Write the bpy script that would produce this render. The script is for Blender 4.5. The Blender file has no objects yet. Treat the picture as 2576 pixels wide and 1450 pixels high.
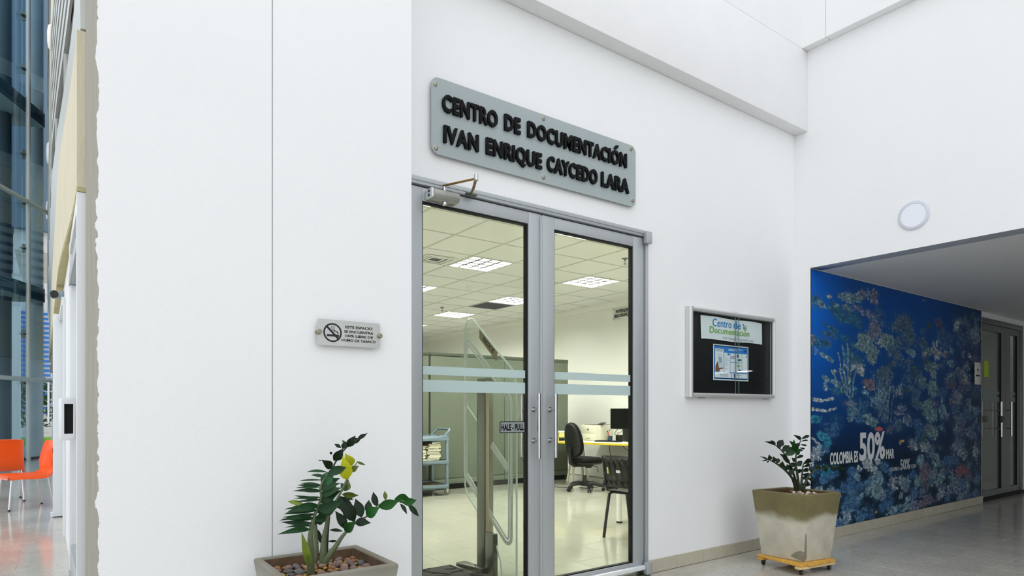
import bpy, bmesh, math, random
import numpy as np
from mathutils import Vector, Matrix, noise
random.seed(7)
SC = bpy.context.scene
COL = SC.collection
# ------------------------------------------------------------------ camera, world, exposure
cam_data = bpy.data.cameras.new('camera')
cam_data.sensor_fit = 'HORIZONTAL'
cam_data.sensor_width = 36.0
cam_data.lens = 1583.0 / 2576.0 * 36.0
cam_data.shift_y = 306.0 / 2576.0
cam_data.clip_start = 0.05
cam_data.clip_end = 300
cam = bpy.data.objects.new('camera', cam_data)
COL.objects.link(cam)
cam.location = (0, 0, 1.25)
cam.rotation_euler = (math.pi / 2, 0, math.radians(54.16 - 90))
SC.camera = cam
world = bpy.data.worlds.new('world')
SC.world = world
world.use_nodes = True
bg = world.node_tree.nodes['Background']
bg.inputs[0].default_value = (0.94, 0.968, 1.0, 1)
bg.inputs[1].default_value = 1.0
SC.view_settings.view_transform = 'Standard'
SC.view_settings.look = 'None'
SC.view_settings.exposure = 0.64
SC.view_settings.gamma = 1.0
SC.view_settings.use_curve_mapping = False
LAMP_STRENGTH = 57.0
# ------------------------------------------------------------------ helpers
OFF = {}


def lin(c):
    return tuple(((x / 255) / 12.92 if x / 255 <= .04045 else ((x / 255 + .055) / 1.055) ** 2.4) for x in c)


def NT(name):
    m = bpy.data.materials.new(name)
    m.use_nodes = True
    nt = m.node_tree
    b = nt.nodes['Principled BSDF']
    return m, nt, b


def M(name, rgb, rough=.5, metal=0., spec=.5, var=0., scale=6., bump=0., bscale=60., rnd=0., stretch=(1, 1, 1), emit=0., coat=0.):
    """procedural material: base colour with soft noise variation, fine bump, and a little per-object variation"""
    m, nt, b = NT(name)
    L = nt.links
    c = lin(rgb) + (1,)
    b.inputs['Base Color'].default_value = c
    b.inputs['Roughness'].default_value = rough
    b.inputs['Metallic'].default_value = metal
    b.inputs['Specular IOR Level'].default_value = spec
    if coat:
        b.inputs['Coat Weight'].default_value = coat
        b.inputs['Coat Roughness'].default_value = .08
    if emit:
        b.inputs['Emission Color'].default_value = c
        b.inputs['Emission Strength'].default_value = emit
    tc = nt.nodes.new('ShaderNodeTexCoord')
    mp = nt.nodes.new('ShaderNodeMapping')
    mp.inputs['Scale'].default_value = stretch
    L.new(tc.outputs['Object'], mp.inputs[0])
    out = None
    if var:
        n = nt.nodes.new('ShaderNodeTexNoise')
        n.inputs['Scale'].default_value = scale
        n.inputs['Detail'].default_value = 6
        n.inputs['Roughness'].default_value = .6
        L.new(mp.outputs[0], n.inputs['Vector'])
        mr = nt.nodes.new('ShaderNodeMapRange')
        mr.inputs[1].default_value = .3
        mr.inputs[2].default_value = .7
        mr.inputs[3].default_value = 1 - var
        mr.inputs[4].default_value = 1 + var
        L.new(n.outputs[0], mr.inputs[0])
        out = mr.outputs[0]
    if rnd:
        oi = nt.nodes.new('ShaderNodeObjectInfo')
        mr2 = nt.nodes.new('ShaderNodeMapRange')
        mr2.inputs[3].default_value = 1 - rnd
        mr2.inputs[4].default_value = 1 + rnd
        L.new(oi.outputs['Random'], mr2.inputs[0])
        if out:
            mu = nt.nodes.new('ShaderNodeMath')
            mu.operation = 'MULTIPLY'
            L.new(out, mu.inputs[0])
            L.new(mr2.outputs[0], mu.inputs[1])
            out = mu.outputs[0]
        else:
            out = mr2.outputs[0]
    if out:
        vm = nt.nodes.new('ShaderNodeVectorMath')
        vm.operation = 'SCALE'
        vm.inputs[0].default_value = c[:3]
        L.new(out, vm.inputs['Scale'])
        L.new(vm.outputs[0], b.inputs['Base Color'])
    if bump:
        n = nt.nodes.new('ShaderNodeTexNoise')
        n.inputs['Scale'].default_value = bscale
        n.inputs['Detail'].default_value = 4
        L.new(mp.outputs[0], n.inputs['Vector'])
        bp = nt.nodes.new('ShaderNodeBump')
        bp.inputs['Strength'].default_value = bump
        bp.inputs['Distance'].default_value = .01
        L.new(n.outputs[0], bp.inputs['Height'])
        L.new(bp.outputs[0], b.inputs['Normal'])
    return m


def glass(name, tint, refl=1.0, rough=0.0, ior=1.35):
    m = bpy.data.materials.new(name)
    m.use_nodes = True
    nt = m.node_tree
    nt.nodes.clear()
    o = nt.nodes.new('ShaderNodeOutputMaterial')
    mx = nt.nodes.new('ShaderNodeMixShader')
    t = nt.nodes.new('ShaderNodeBsdfTransparent')
    g = nt.nodes.new('ShaderNodeBsdfGlossy')
    t.inputs[0].default_value = tint + (1,)
    g.inputs['Roughness'].default_value = rough
    g.inputs[0].default_value = (refl, refl, refl, 1)
    fr = nt.nodes.new('ShaderNodeFresnel')
    fr.inputs[0].default_value = ior
    ge = nt.nodes.new('ShaderNodeNewGeometry')
    inv = nt.nodes.new('ShaderNodeMath')
    inv.operation = 'SUBTRACT'
    inv.inputs[0].default_value = 1.0
    nt.links.new(ge.outputs['Backfacing'], inv.inputs[1])
    mu_ = nt.nodes.new('ShaderNodeMath')
    mu_.operation = 'MULTIPLY'
    nt.links.new(fr.outputs[0], mu_.inputs[0])
    nt.links.new(inv.outputs[0], mu_.inputs[1])
    nt.links.new(mu_.outputs[0], mx.inputs[0])   # one reflection per sheet, from the outer face
    nt.links.new(t.outputs[0], mx.inputs[1])
    nt.links.new(g.outputs[0], mx.inputs[2])
    nt.links.new(mx.outputs[0], o.inputs[0])
    return m


def root_off(p):
    while p is not None:
        if p.name in OFF:
            return OFF[p.name]
        p = p.parent
    return Vector((0, 0, 0))


class MB:
    def __init__(s):
        s.v = []
        s.f = []

    def add(s, vs, fs):
        k = len(s.v)
        s.v += [tuple(p) for p in vs]
        s.f += [tuple(i + k for i in f) for f in fs]
        return s

    def box(s, x0, x1, y0, y1, z0, z1, mp=None):
        vs = [(x, y, z) for z in (z0, z1) for y in (y0, y1) for x in (x0, x1)]
        if mp:
            vs = [mp(*p) for p in vs]
        return s.add(vs, [(0, 2, 3, 1), (4, 5, 7, 6), (0, 1, 5, 4), (2, 6, 7, 3), (0, 4, 6, 2), (1, 3, 7, 5)])

    def obox(s, c, size, ex=(1, 0, 0), ez=(0, 0, 1)):
        ex = Vector(ex).normalized()
        ez = Vector(ez).normalized()
        ey = ez.cross(ex).normalized()
        ez = ex.cross(ey)
        c = Vector(c)
        h = [a / 2 for a in size]
        return s.box(-h[0], h[0], -h[1], h[1], -h[2], h[2], lambda x, y, z: c + ex * x + ey * y + ez * z)

    def frustum(s, bot, top, z0, z1):
        return s.add([(x, y, z0) for x, y in bot] + [(x, y, z1) for x, y in top], [(3, 2, 1, 0), (4, 5, 6, 7)] + [(i, (i + 1) % 4, (i + 1) % 4 + 4, i + 4) for i in range(4)])

    def tube(s, pts, r, n=8, closed=False, caps=True):
        pts = [Vector(p) for p in pts]
        N = len(pts)
        rs = r if isinstance(r, (list, tuple)) else [r] * N
        up = None
        vs = []
        for i, p in enumerate(pts):
            if closed:
                t = (pts[(i + 1) % N] - pts[i - 1])
            else:
                t = pts[min(i + 1, N - 1)] - pts[max(i - 1, 0)]
            t.normalize()
            if up is None:
                up = Vector((0, 0, 1)) if abs(t.z) < .9 else Vector((1, 0, 0))
            a = (up - t * up.dot(t)).normalized()
            b = t.cross(a)
            up = a
            for k in range(n):
                q = 2 * math.pi * k / n
                vs.append(p + a * math.cos(q) * rs[i] + b * math.sin(q) * rs[i])
        fs = []
        for i in range(N if closed else N - 1):
            j = (i + 1) % N
            for k in range(n):
                l = (k + 1) % n
                fs.append((i * n + k, i * n + l, j * n + l, j * n + k))
        if caps and not closed:
            fs.append(tuple(range(n - 1, -1, -1)))
            fs.append(tuple((N - 1) * n + k for k in range(n)))
        return s.add(vs, fs)

    def cyl(s, p0, p1, r, n=16, r1=None):
        return s.tube([p0, p1], [r, r if r1 is None else r1], n)

    def prism(s, poly, mp, t0, t1):
        n = len(poly)
        vs = [mp(a, b, t0) for a, b in poly] + [mp(a, b, t1) for a, b in poly]
        fs = [tuple(range(n - 1, -1, -1)), tuple(range(n, 2 * n))] + [(i, (i + 1) % n, (i + 1) % n + n, i + n) for i in range(n)]
        return s.add(vs, fs)

    def ring(s, outer, inner, mp, t0, t1):
        n = len(outer)
        vs = [mp(a, b, t) for t in (t0, t1) for P in (outer, inner) for a, b in P]
        fs = []
        for i in range(n):
            j = (i + 1) % n
            fs += [(i, n + i, n + j, j), (2 * n + i, 2 * n + j, 3 * n + j, 3 * n + i), (i, j, 2 * n + j, 2 * n + i), (n + i, 3 * n + i, 3 * n + j, n + j)]
        return s.add(vs, fs)

    def ell(s, c, r, seg=12, rings=8, R=None, mod=None):
        c = Vector(c)
        vs = []
        for i in range(rings + 1):
            th = math.pi * i / rings
            for k in range(seg):
                ph = 2 * math.pi * k / seg
                p = Vector((math.sin(th) * math.cos(ph) * r[0], math.sin(th) * math.sin(ph) * r[1], math.cos(th) * r[2]))
                if mod:
                    p = mod(p)
                if R:
                    p = R @ p
                vs.append(c + p)
        fs = []
        for i in range(rings):
            for k in range(seg):
                l = (k + 1) % seg
                fs.append((i * seg + k, (i + 1) * seg + k, (i + 1) * seg + l, i * seg + l))
        return s.add(vs, fs)

    def lathe(s, c, prof, n=24, axis='Z'):
        c = Vector(c)
        vs = []
        for r, h in prof:
            for k in range(n):
                q = 2 * math.pi * k / n
                a, b = math.cos(q) * r, math.sin(q) * r
                vs.append(c + (Vector((a, b, h)) if axis == 'Z' else Vector((h, a, b)) if axis == 'X' else Vector((b, h, a))))
        fs = []
        for i in range(len(prof) - 1):
            for k in range(n):
                l = (k + 1) % n
                fs.append((i * n + k, i * n + l, (i + 1) * n + l, (i + 1) * n + k))
        fs.append(tuple(range(n - 1, -1, -1)))
        fs.append(tuple((len(prof) - 1) * n + k for k in range(n)))
        return s.add(vs, fs)

    def mesh(s, name, mat, off=Vector((0, 0, 0)), bevel=0., seg=2, ang=40):
        me = bpy.data.meshes.new(name)
        me.from_pydata([tuple(Vector(p) - off) for p in s.v], [], s.f)
        bm = bmesh.new()
        bm.from_mesh(me)
        bmesh.ops.remove_doubles(bm, verts=bm.verts, dist=1e-6)
        bmesh.ops.recalc_face_normals(bm, faces=bm.faces)
        if bevel:
            es = [e for e in bm.edges if len(e.link_faces) == 2 and e.calc_face_angle(0) > .6]
            bmesh.ops.bevel(bm, geom=es, offset=bevel, segments=seg, affect='EDGES', profile=.5, clamp_overlap=True)
        a = math.radians(ang)
        for f in bm.faces:
            f.smooth = True
        for e in bm.edges:
            e.smooth = not (len(e.link_faces) == 2 and e.calc_face_angle(0) > a)
        bm.to_mesh(me)
        bm.free()
        me.materials.append(mat)
        return me

    def build(s, name, mat, parent=None, bevel=0., seg=2, ang=40, label=None):
        me = s.mesh(name, mat, root_off(parent), bevel, seg, ang)
        return put(name, me, parent, label)


def put(name, me, parent=None, label=None):
    o = bpy.data.objects.new(name, me)
    COL.objects.link(o)
    if parent is not None:
        o.parent = parent
    if label:
        o['label'] = label
    return o


def thing(name, label, cat, loc=(0, 0, 0), rz=0., group=None, world_coords=True):
    """an Empty at the thing's base that parents its parts; parts are given in world coordinates unless rotated/local"""
    o = bpy.data.objects.new(name, None)
    o.empty_display_size = .1
    COL.objects.link(o)
    o.location = loc
    o.rotation_euler = (0, 0, rz)
    OFF[o.name] = Vector(loc) if world_coords else Vector((0, 0, 0))
    o['label'] = label
    o['category'] = cat
    if group:
        o['group'] = group
    return o


def tag(o, label, cat, group=None):
    o['label'] = label
    o['category'] = cat
    if group:
        o['group'] = group
    return o


def struct(o, label=None):
    o['kind'] = 'structure'
    if label:
        o['label'] = label
    return o


def sempty(name, loc=(0, 0, 0), label=None):
    o = bpy.data.objects.new(name, None)
    COL.objects.link(o)
    o.location = loc
    OFF[o.name] = Vector(loc)
    return struct(o, label)


def copy_tree(o, parent=None):
    c = o.copy()
    COL.objects.link(c)
    if parent is not None:
        c.parent = parent
    for ch in list(o.children):
        copy_tree(ch, c)
    return c


def text_mesh(body, bold=0., extrude=0., bevel=0.):
    cu = bpy.data.curves.new('lettering', 'FONT')
    cu.body = body
    cu.size = 1
    cu.offset = bold
    cu.extrude = extrude
    cu.bevel_depth = bevel
    cu.resolution_u = 3
    o = bpy.data.objects.new('lettering', cu)
    COL.objects.link(o)
    bpy.context.view_layer.update()
    me = bpy.data.meshes.new_from_object(o.evaluated_get(bpy.context.evaluated_depsgraph_get()))
    bpy.data.objects.remove(o)
    bpy.data.curves.remove(cu)
    return me


def co_of(me):
    a = np.empty(len(me.vertices) * 3, dtype=np.float32)
    me.vertices.foreach_get('co', a)
    return a.reshape(-1, 3)


def basis(kind):
    """text axes for a wall: 'front' faces -Y, 'side' faces -X"""
    if kind == 'front':
        return Vector((1, 0, 0)), Vector((0, 0, 1)), Vector((0, -1, 0))
    return Vector((0, -1, 0)), Vector((0, 0, 1)), Vector((-1, 0, 0))


def place_text(me, o, sx, sz, ex, ez, en, dep, mat, off, shift=(0, 0)):
    a = co_of(me)
    o = np.array(o)
    P = o[None] + np.outer((a[:, 0] - shift[0]) * sx, ex) + np.outer((a[:, 1] - shift[1]) * sz, ez) + np.outer((a[:, 2] + 0) * dep, en) - np.array(off)[None]
    me.vertices.foreach_set('co', P.astype(np.float32).ravel())
    me.materials.clear()
    me.materials.append(mat)
    me.update()
    return me


def line(body, origin, w, h, mat, parent, wall='front', bold=0., thick=.0006, name='lettering', capref=None, axes=None):
    """flat print: BODY stretched to width W and cap height H, lower corner at ORIGIN"""
    me = text_mesh(body, bold, .5)
    a = co_of(me)
    x0, x1 = a[:, 0].min(), a[:, 0].max()
    cap = capref or .729
    ex, ez, en = axes or basis(wall)
    place_text(me, origin, w / (x1 - x0), h / cap, ex, ez, en, thick, mat, root_off(parent), (x0, 0))
    return put(name, me, parent)


def letters(body, origin, w, h, mat, parent, depth, bold, wall='front', name='letter'):
    """raised letters, each one a part of its own"""
    full = co_of(text_mesh(body, bold, 0))
    x0, x1 = full[:, 0].min(), full[:, 0].max()
    sx, sz = w / (x1 - x0), h / (.729 + 2 * bold)
    ex, ez, en = basis(wall)
    for i, ch in enumerate(body):
        if ch == ' ':
            continue
        right = co_of(text_mesh(body[:i + 1].replace('Ó', 'O'), bold, 0))[:, 0].max()
        me = text_mesh('O' if ch == 'Ó' else ch, bold, .5)
        ca = co_of(me)
        r = ca[:, 0].max()
        mid = (r + ca[:, 0].min()) / 2
        if ch != 'I':
            ca[:, 0] = mid + (ca[:, 0] - mid) * .94       # a hair of air between neighbours
            me.vertices.foreach_set('co', ca.ravel())
        place_text(me, origin, sx, sz, ex, ez, en, depth, mat, root_off(parent), (x0 - (right - r), -bold))
        put(name, me, parent)
        if ch == 'Ó':
            o = Vector(origin)
            xm = (right - (r + co_of(text_mesh('O', bold, 0))[:, 0].min()) / 2 - x0) * sx
            MB().prism([(o.x + xm - .006, o.z + h + .006), (o.x + xm + .016, o.z + h + .006), (o.x + xm + .036, o.z + h + .032), (o.x + xm + .010, o.z + h + .032)], fXZ, o.y - depth / 2, o.y + depth / 2).build('accent', mat, parent)


def rrect(x0, x1, z0, z1, r, n=5):
    P = []
    for cx, cz, a0 in ((x1 - r, z1 - r, 0), (x0 + r, z1 - r, 90), (x0 + r, z0 + r, 180), (x1 - r, z0 + r, 270)):
        for k in range(n + 1):
            a = math.radians(a0 + 90 * k / n)
            P.append((cx + r * math.cos(a), cz + r * math.sin(a)))
    return P


def XZ(y_is=None):
    return lambda a, b, t: (a, t, b)


def YZ():
    return lambda a, b, t: (t, a, b)


fXZ = lambda a, b, t: (a, t, b)
fYZ = lambda a, b, t: (t, a, b)
fXY = lambda a, b, t: (a, b, t)


def W(d, s, z):
    """the wing that runs away to the far end of the hall, turned 0.8 degrees off the door wall's normal"""
    return (.127 - .0137 * (s - 2.92) + d, s, z)
# ------------------------------------------------------------------ materials
WHITE = M('white_wall_paint', (238, 239, 240), .6, spec=.25, var=.012, scale=1.3, bump=.12, bscale=70)
WHITE2 = M('white_beam_paint', (236, 236, 237), .6, spec=.25, var=.02, scale=2.5, bump=.15, bscale=60)
CONC = M('raw_concrete_edge', (160, 157, 147), .85, spec=.2, var=.16, scale=5, bump=.5, bscale=30, stretch=(3, 3, .35))
BEIGE = M('beige_plaster', (214, 207, 184), .8, spec=.2, var=.06, scale=3, bump=.3, bscale=25, stretch=(2, 2, .6))
YPLAST = M('yellowed_plaster', (190, 182, 140), .85, spec=.2, var=.1, scale=6, bump=.4, bscale=25)
SOFF = M('corridor_ceiling_paint', (226, 228, 230), .7, spec=.2, var=.03, scale=.8)
ALU = M('brushed_grey_aluminium', (176, 181, 184), .45, metal=.3, var=.03, scale=3, stretch=(8, 8, .5))
ALUD = M('dark_aluminium', (120, 122, 122), .42, metal=.5, var=.03, scale=3)
ALUW = M('white_lacquered_aluminium', (226, 229, 232), .4, var=.015, scale=3)
STEEL = M('polished_steel', (200, 200, 202), .18, metal=1., var=.02, scale=4)
STEELD = M('brushed_dark_steel', (106, 110, 102), .32, metal=.85, var=.06, scale=4, stretch=(10, 10, .4))
STEELB = M('brushed_bright_steel', (205, 198, 182), .3, metal=.9, var=.04, scale=4, stretch=(10, 10, .4))
BRASSY = M('aged_nickel_screw', (150, 145, 128), .3, metal=.9, var=.12, scale=80)
BLACK = M('black_rubber_gasket', (14, 15, 15), .6, spec=.3)
BLACKP = M('black_plastic', (20, 21, 23), .42, spec=.5, var=.05, scale=30, bump=.1, bscale=300)
BLACKF = M('black_fabric', (20, 21, 23), .85, spec=.2, var=.12, scale=120, bump=.4, bscale=400)
DKGLOSS = M('black_gloss', (10, 11, 13), .15, spec=.5)
INK = M('black_lettering', (6, 6, 7), .5, spec=.15)
INKG = M('grey_lettering', (176, 180, 182), .5)
WHT = M('white_plastic', (236, 236, 232), .4, var=.01, scale=5)
PAPER = M('white_paper', (226, 232, 233), .8, spec=.15, var=.02, scale=8)
CREAM = M('cream_plastic', (224, 223, 205), .45, var=.015, scale=8)
DOORGLASS = glass('door_glass', (.955, .968, .918), .9)
CASEGLASS = glass('case_glass', (.96, .98, .98), 1.0)
CURTGLASS = glass('blue_curtain_glass', (.62, .75, .82), 1.0, ior=1.6)
SIGNGLASS = glass('sign_acrylic', (.985, .99, .99), .8)
ACRYL = glass('clear_acrylic', (.93, .965, .95), .8)
FROST = M('frosted_film', (186, 206, 204), .55, spec=.4, var=.01, scale=4)
TILE_OFF = M('cream_floor_tile', (166, 165, 152), .1, spec=.5, var=.03, scale=9, rnd=.025)
GROUT = M('tile_grout', (122, 119, 106), .8)
CTILE = M('white_ceiling_tile', (229, 229, 226), .8, spec=.15, var=.02, scale=160, bump=.15, bscale=220, rnd=.012)
CGRID = M('ceiling_grid_metal', (196, 200, 190), .5)
BASET = M('beige_baseboard_tile', (186, 180, 162), .4, var=.06, scale=14, rnd=.05)
OLIVE = M('olive_grey_cabinet', (104, 112, 98), .5, spec=.4, var=.02, scale=3)
OLIVED = M('olive_cabinet_edge', (84, 90, 78), .5, spec=.4)
BLUEG = M('blue_grey_cart_paint', (112, 130, 142), .45, var=.02, scale=5)
YEL = M('yellow_edge_band', (226, 204, 40), .45, var=.03, scale=6)
YEL2 = M('pale_yellow_tray', (222, 216, 130), .5, var=.03, scale=8)
ORANGE = M('orange_plastic', (244, 88, 8), .35, spec=.5, var=.02, scale=4)
WOODY = M('varnished_yellow_pine', (212, 162, 70), .5, var=.16, scale=8, stretch=(1, 6, 6), bump=.2, bscale=40, rnd=.06)
WOODP = M('pale_pine_end_grain', (222, 198, 146), .6, var=.12, scale=20, rnd=.06)
SOIL = M('brown_soil', (78, 52, 34), .95, spec=.1, var=.3, scale=30, bump=1., bscale=60)
STEMG = M('green_grey_stem', (92, 104, 74), .5, var=.14, scale=30)
STEMD = M('dark_green_stem', (44, 56, 34), .5, var=.12, scale=30)
LEAVES = [M('leaf_' + n, c, .38, spec=.22, var=.16, scale=22, rnd=.16) for n, c in (
    ('dark_green', (30, 64, 34)), ('deep_green', (25, 56, 30)), ('sheen_green', (44, 86, 56)), ('yellowing_green', (112, 128, 46)),  # sheen_green has the bluish light on the leaves put into its colour
    ('yellow', (186, 190, 34)), ('olive', (84, 96, 36)), ('very_dark_green', (16, 38, 18)), ('fresh_green', (28, 76, 26)))]  # last but one is simply a very dark leaf green
PEB = [M('pebble_' + n, c, .42, spec=.45, var=.16, scale=60, rnd=.2) for n, c in (
    ('mauve', (122, 98, 92)), ('rust', (140, 96, 62)), ('slate', (88, 88, 90)), ('ochre', (168, 134, 66)), ('tan', (146, 124, 96)), ('white', (212, 200, 178)))]
PLATE = M('frosted_grey_plate', (160, 171, 173), .28, spec=.5, var=.03, scale=3)
GREYP = M('satin_grey_plate', (196, 197, 193), .3, metal=.3, var=.02, scale=3)
SLATW = M('louvre_aluminium', (200, 203, 200), .4, metal=.3)
DARKG = M('dark_window_glass', (14, 16, 20), .12, spec=.6)
TEAL = M('blue_grey_cladding', (92, 114, 132), .6, var=.12, scale=.5, stretch=(1, 1, .5))
OUTC = M('outdoor_concrete', (206, 206, 202), .8, var=.1, scale=2)
SLATB = M('blue_sunscreen_slat', (52, 122, 200), .5)
HEDGE = M('hedge_green', (62, 96, 48), .7, var=.5, scale=5, rnd=.2)
BRICKW = M('white_block', (224, 224, 222), .8, rnd=.04)
GREENN = M('lime_paper', (176, 214, 40), .7)
BOOKS = [M('magazine_' + n, c, .7, spec=.2, var=.05, scale=30, rnd=.06) for n, c in (
    ('cream', (214, 208, 168)), ('white', (224, 224, 208)), ('straw', (206, 194, 118)), ('brown', (122, 88, 58)), ('grey', (150, 150, 136)), ('dark', (60, 56, 48)))]


def terrazzo():
    m, nt, b = NT('polished_terrazzo')
    L = nt.links
    tc = nt.nodes.new('ShaderNodeTexCoord')
    geo = nt.nodes.new('ShaderNodeNewGeometry')
    v = nt.nodes.new('ShaderNodeTexVoronoi')
    v.inputs['Scale'].default_value = 130
    L.new(geo.outputs['Position'], v.inputs['Vector'])
    n = nt.nodes.new('ShaderNodeTexNoise')
    n.inputs['Scale'].default_value = 2.2
    n.inputs['Detail'].default_value = 5
    L.new(geo.outputs['Position'], n.inputs['Vector'])
    r = nt.nodes.new('ShaderNodeValToRGB')
    r.color_ramp.elements[0].color = lin((172, 169, 160)) + (1,)
    r.color_ramp.elements[1].color = lin((206, 203, 194)) + (1,)
    r.color_ramp.elements[0].position = .1
    L.new(v.outputs['Color'], r.inputs[0])
    oi = nt.nodes.new('ShaderNodeObjectInfo')
    ad = nt.nodes.new('ShaderNodeMath')
    ad.operation = 'MULTIPLY_ADD'
    ad.inputs[1].default_value = .06
    L.new(oi.outputs['Random'], ad.inputs[0])
    mr = nt.nodes.new('ShaderNodeMapRange')
    mr.inputs[1].default_value = .3
    mr.inputs[2].default_value = .7
    mr.inputs[3].default_value = .86
    mr.inputs[4].default_value = 1.04
    L.new(n.outputs[0], mr.inputs[0])
    L.new(mr.outputs[0], ad.inputs[2])
    sc = nt.nodes.new('ShaderNodeVectorMath')
    sc.operation = 'SCALE'
    L.new(r.outputs[0], sc.inputs[0])
    L.new(ad.outputs[0], sc.inputs['Scale'])
    L.new(sc.outputs[0], b.inputs['Base Color'])
    b.inputs['Roughness'].default_value = .13
    b.inputs['Specular IOR Level'].default_value = .5
    return m


TERR = terrazzo()


def planter_mat(name, body, stain, z0, z1, patch=None):
    """cast concrete with a damp stain band under the rim (object z from z0, clean, to z1, stained)"""
    m, nt, b = NT(name)
    L = nt.links
    tc = nt.nodes.new('ShaderNodeTexCoord')
    sp = nt.nodes.new('ShaderNodeSeparateXYZ')
    L.new(tc.outputs['Object'], sp.inputs[0])
    n = nt.nodes.new('ShaderNodeTexNoise')
    n.inputs['Scale'].default_value = 4.5
    n.inputs['Detail'].default_value = 5
    L.new(tc.outputs['Object'], n.inputs['Vector'])
    ma = nt.nodes.new('ShaderNodeMath')
    ma.operation = 'MULTIPLY_ADD'
    ma.inputs[1].default_value = .22
    L.new(n.outputs[0], ma.inputs[0])
    L.new(sp.outputs['Z'], ma.inputs[2])
    mr = nt.nodes.new('ShaderNodeMapRange')
    mr.interpolation_type = 'SMOOTHSTEP'
    mr.inputs[1].default_value = z0 + .11
    mr.inputs[2].default_value = z1 + .11
    L.new(ma.outputs[0], mr.inputs[0])
    n2 = nt.nodes.new('ShaderNodeTexNoise')
    n2.inputs['Scale'].default_value = 9
    n2.inputs['Detail'].default_value = 7
    L.new(tc.outputs['Object'], n2.inputs['Vector'])
    mv = nt.nodes.new('ShaderNodeMapRange')
    mv.inputs[1].default_value = .3
    mv.inputs[2].default_value = .7
    mv.inputs[3].default_value = .86
    mv.inputs[4].default_value = 1.1
    L.new(n2.outputs[0], mv.inputs[0])
    mx = nt.nodes.new('ShaderNodeMix')
    mx.data_type = 'RGBA'
    L.new(mr.outputs[0], mx.inputs[0])
    mx.inputs[6].default_value = lin(body) + (1,)
    mx.inputs[7].default_value = lin(stain) + (1,)
    sc = nt.nodes.new('ShaderNodeVectorMath')
    sc.operation = 'SCALE'
    L.new(mx.outputs[2], sc.inputs[0])
    L.new(mv.outputs[0], sc.inputs['Scale'])
    L.new(sc.outputs[0], b.inputs['Base Color'])
    b.inputs['Roughness'].default_value = .8
    b.inputs['Specular IOR Level'].default_value = .2
    bp = nt.nodes.new('ShaderNodeBump')
    bp.inputs['Strength'].default_value = .25
    bp.inputs['Distance'].default_value = .01
    L.new(n2.outputs[0], bp.inputs['Height'])
    L.new(bp.outputs[0], b.inputs['Normal'])
    return m


# ------------------------------------------------------------------ the setting
TOP = 9.5
# hall floor: one slab plus the polished tiles that can be told apart
fl = sempty('floor')
t = .332
mb = MB()
mb.box(-14, 30, -14, 3.42, -.25, -.002)
mb.box(-14, .6, 3.42, 45, -.25, -.002)
mb.build('slab', TERR, fl)
tile = MB().box(.0012, t - .0012, .0012, t - .0012, -.006, 0).mesh('floor_tile', TERR, bevel=.0008, seg=1)


def tiles(par, me, x0, nx, y0, ny, sx, sy, name, skip=None, z=0.):
    for i in range(nx):
        for j in range(ny):
            x, y = x0 + i * sx, y0 + j * sy
            if skip and skip(x, y):
                continue
            o = put(name, me, par)
            o.location = (x, y, z)


tiles(fl, tile, -1.592, 5, 4.1, 19, t, t, 'floor_tile')
tiles(fl, tile, 3.652, 15, 1.462, 5, t, t, 'floor_tile')
mb = MB()   # the rest of the tiling, too faint or far to pick apart
for i in range(-12, 12):
    for j in range(-8, 60):
        x, y = i * t * 1.0 + .068, j * t + .134
        if y > 1.2 and (x > 3.5 or x > -1.7 and y > 3.9):
            continue
        if x > -.2 and y > 2.7:
            continue
        if y > 14:
            continue
        mb.box(x + .0012, x + t - .0012, y + .0012, y + t - .0012, -.004, 0)
o = mb.build('floor_tiling', TERR, fl)
o['kind'] = 'stuff'

# white end wall that carries the no-smoking plate, with its raw concrete side
o = struct(MB().box(.137, 1.462, 2.932, 4.52, 0, TOP).build('wall_left', CONC))
rg = random.Random(3)
for a, b_, ragged in ((.127, .779, True), (.784, 1.472, False)):
    P = []
    z, off = 0., 0.
    while z < TOP:
        P.append((a + off, z))
        if not ragged:
            break
        z += rg.choice((.003, .005, .007, .01, .014, .02))
        off = max(-.009, min(.009, .72 * off + rg.gauss(0, .0022)))
    P.append((a, TOP))
    P += [(b_, TOP), (b_, 0)]
    MB().prism(P, fXZ, 2.9335, 2.918).build('plaster_panel', WHITE, o)
MB().box(1.4619, 1.472, 2.9335, 3.30, 0, TOP).build('plaster_return', WHITE, o)
MB().box(.7792, .7838, 2.926, 2.934, 0, TOP).build('joint_strip', M('joint_filler', (196, 198, 200), .7), o)

# door wall
mb = MB()
mb.box(1.40, 1.494, 3.28, 3.42, 0, TOP)
mb.box(1.494, 3.632, 3.28, 3.42, 2.60, TOP)
mb.box(3.632, 5.90, 3.28, 3.42, 0, TOP)
wf = struct(mb.build('wall_front', WHITE))
# beam across the door wall
mb = MB()
mb.box(1.474, 5.69, 3.155, 3.2795, 3.855, 4.602)
mb.build('trim_1', WHITE2, bevel=.006)
struct(bpy.data.objects['trim_1'])
struct(MB().box(1.474, 5.60, 3.158, 3.2795, 4.6045, TOP).build('trim_2', WHITE2))
# right-hand wall above the corridor opening
mb = MB()
mb.box(5.69, 5.87, 3.13, 3.2795, 0, 2.571)
mb.box(5.69, 5.87, -9, 3.2795, 2.571, 4.603)
wr = struct(mb.build('wall_right', WHITE))
mb = MB()
mb.box(5.60, 5.87, 2.937, 3.2795, 4.604, TOP)
mb.box(5.60, 5.87, -9, 2.933, 4.604, TOP)
mb.build('upper_panel', WHITE, wr)

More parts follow.
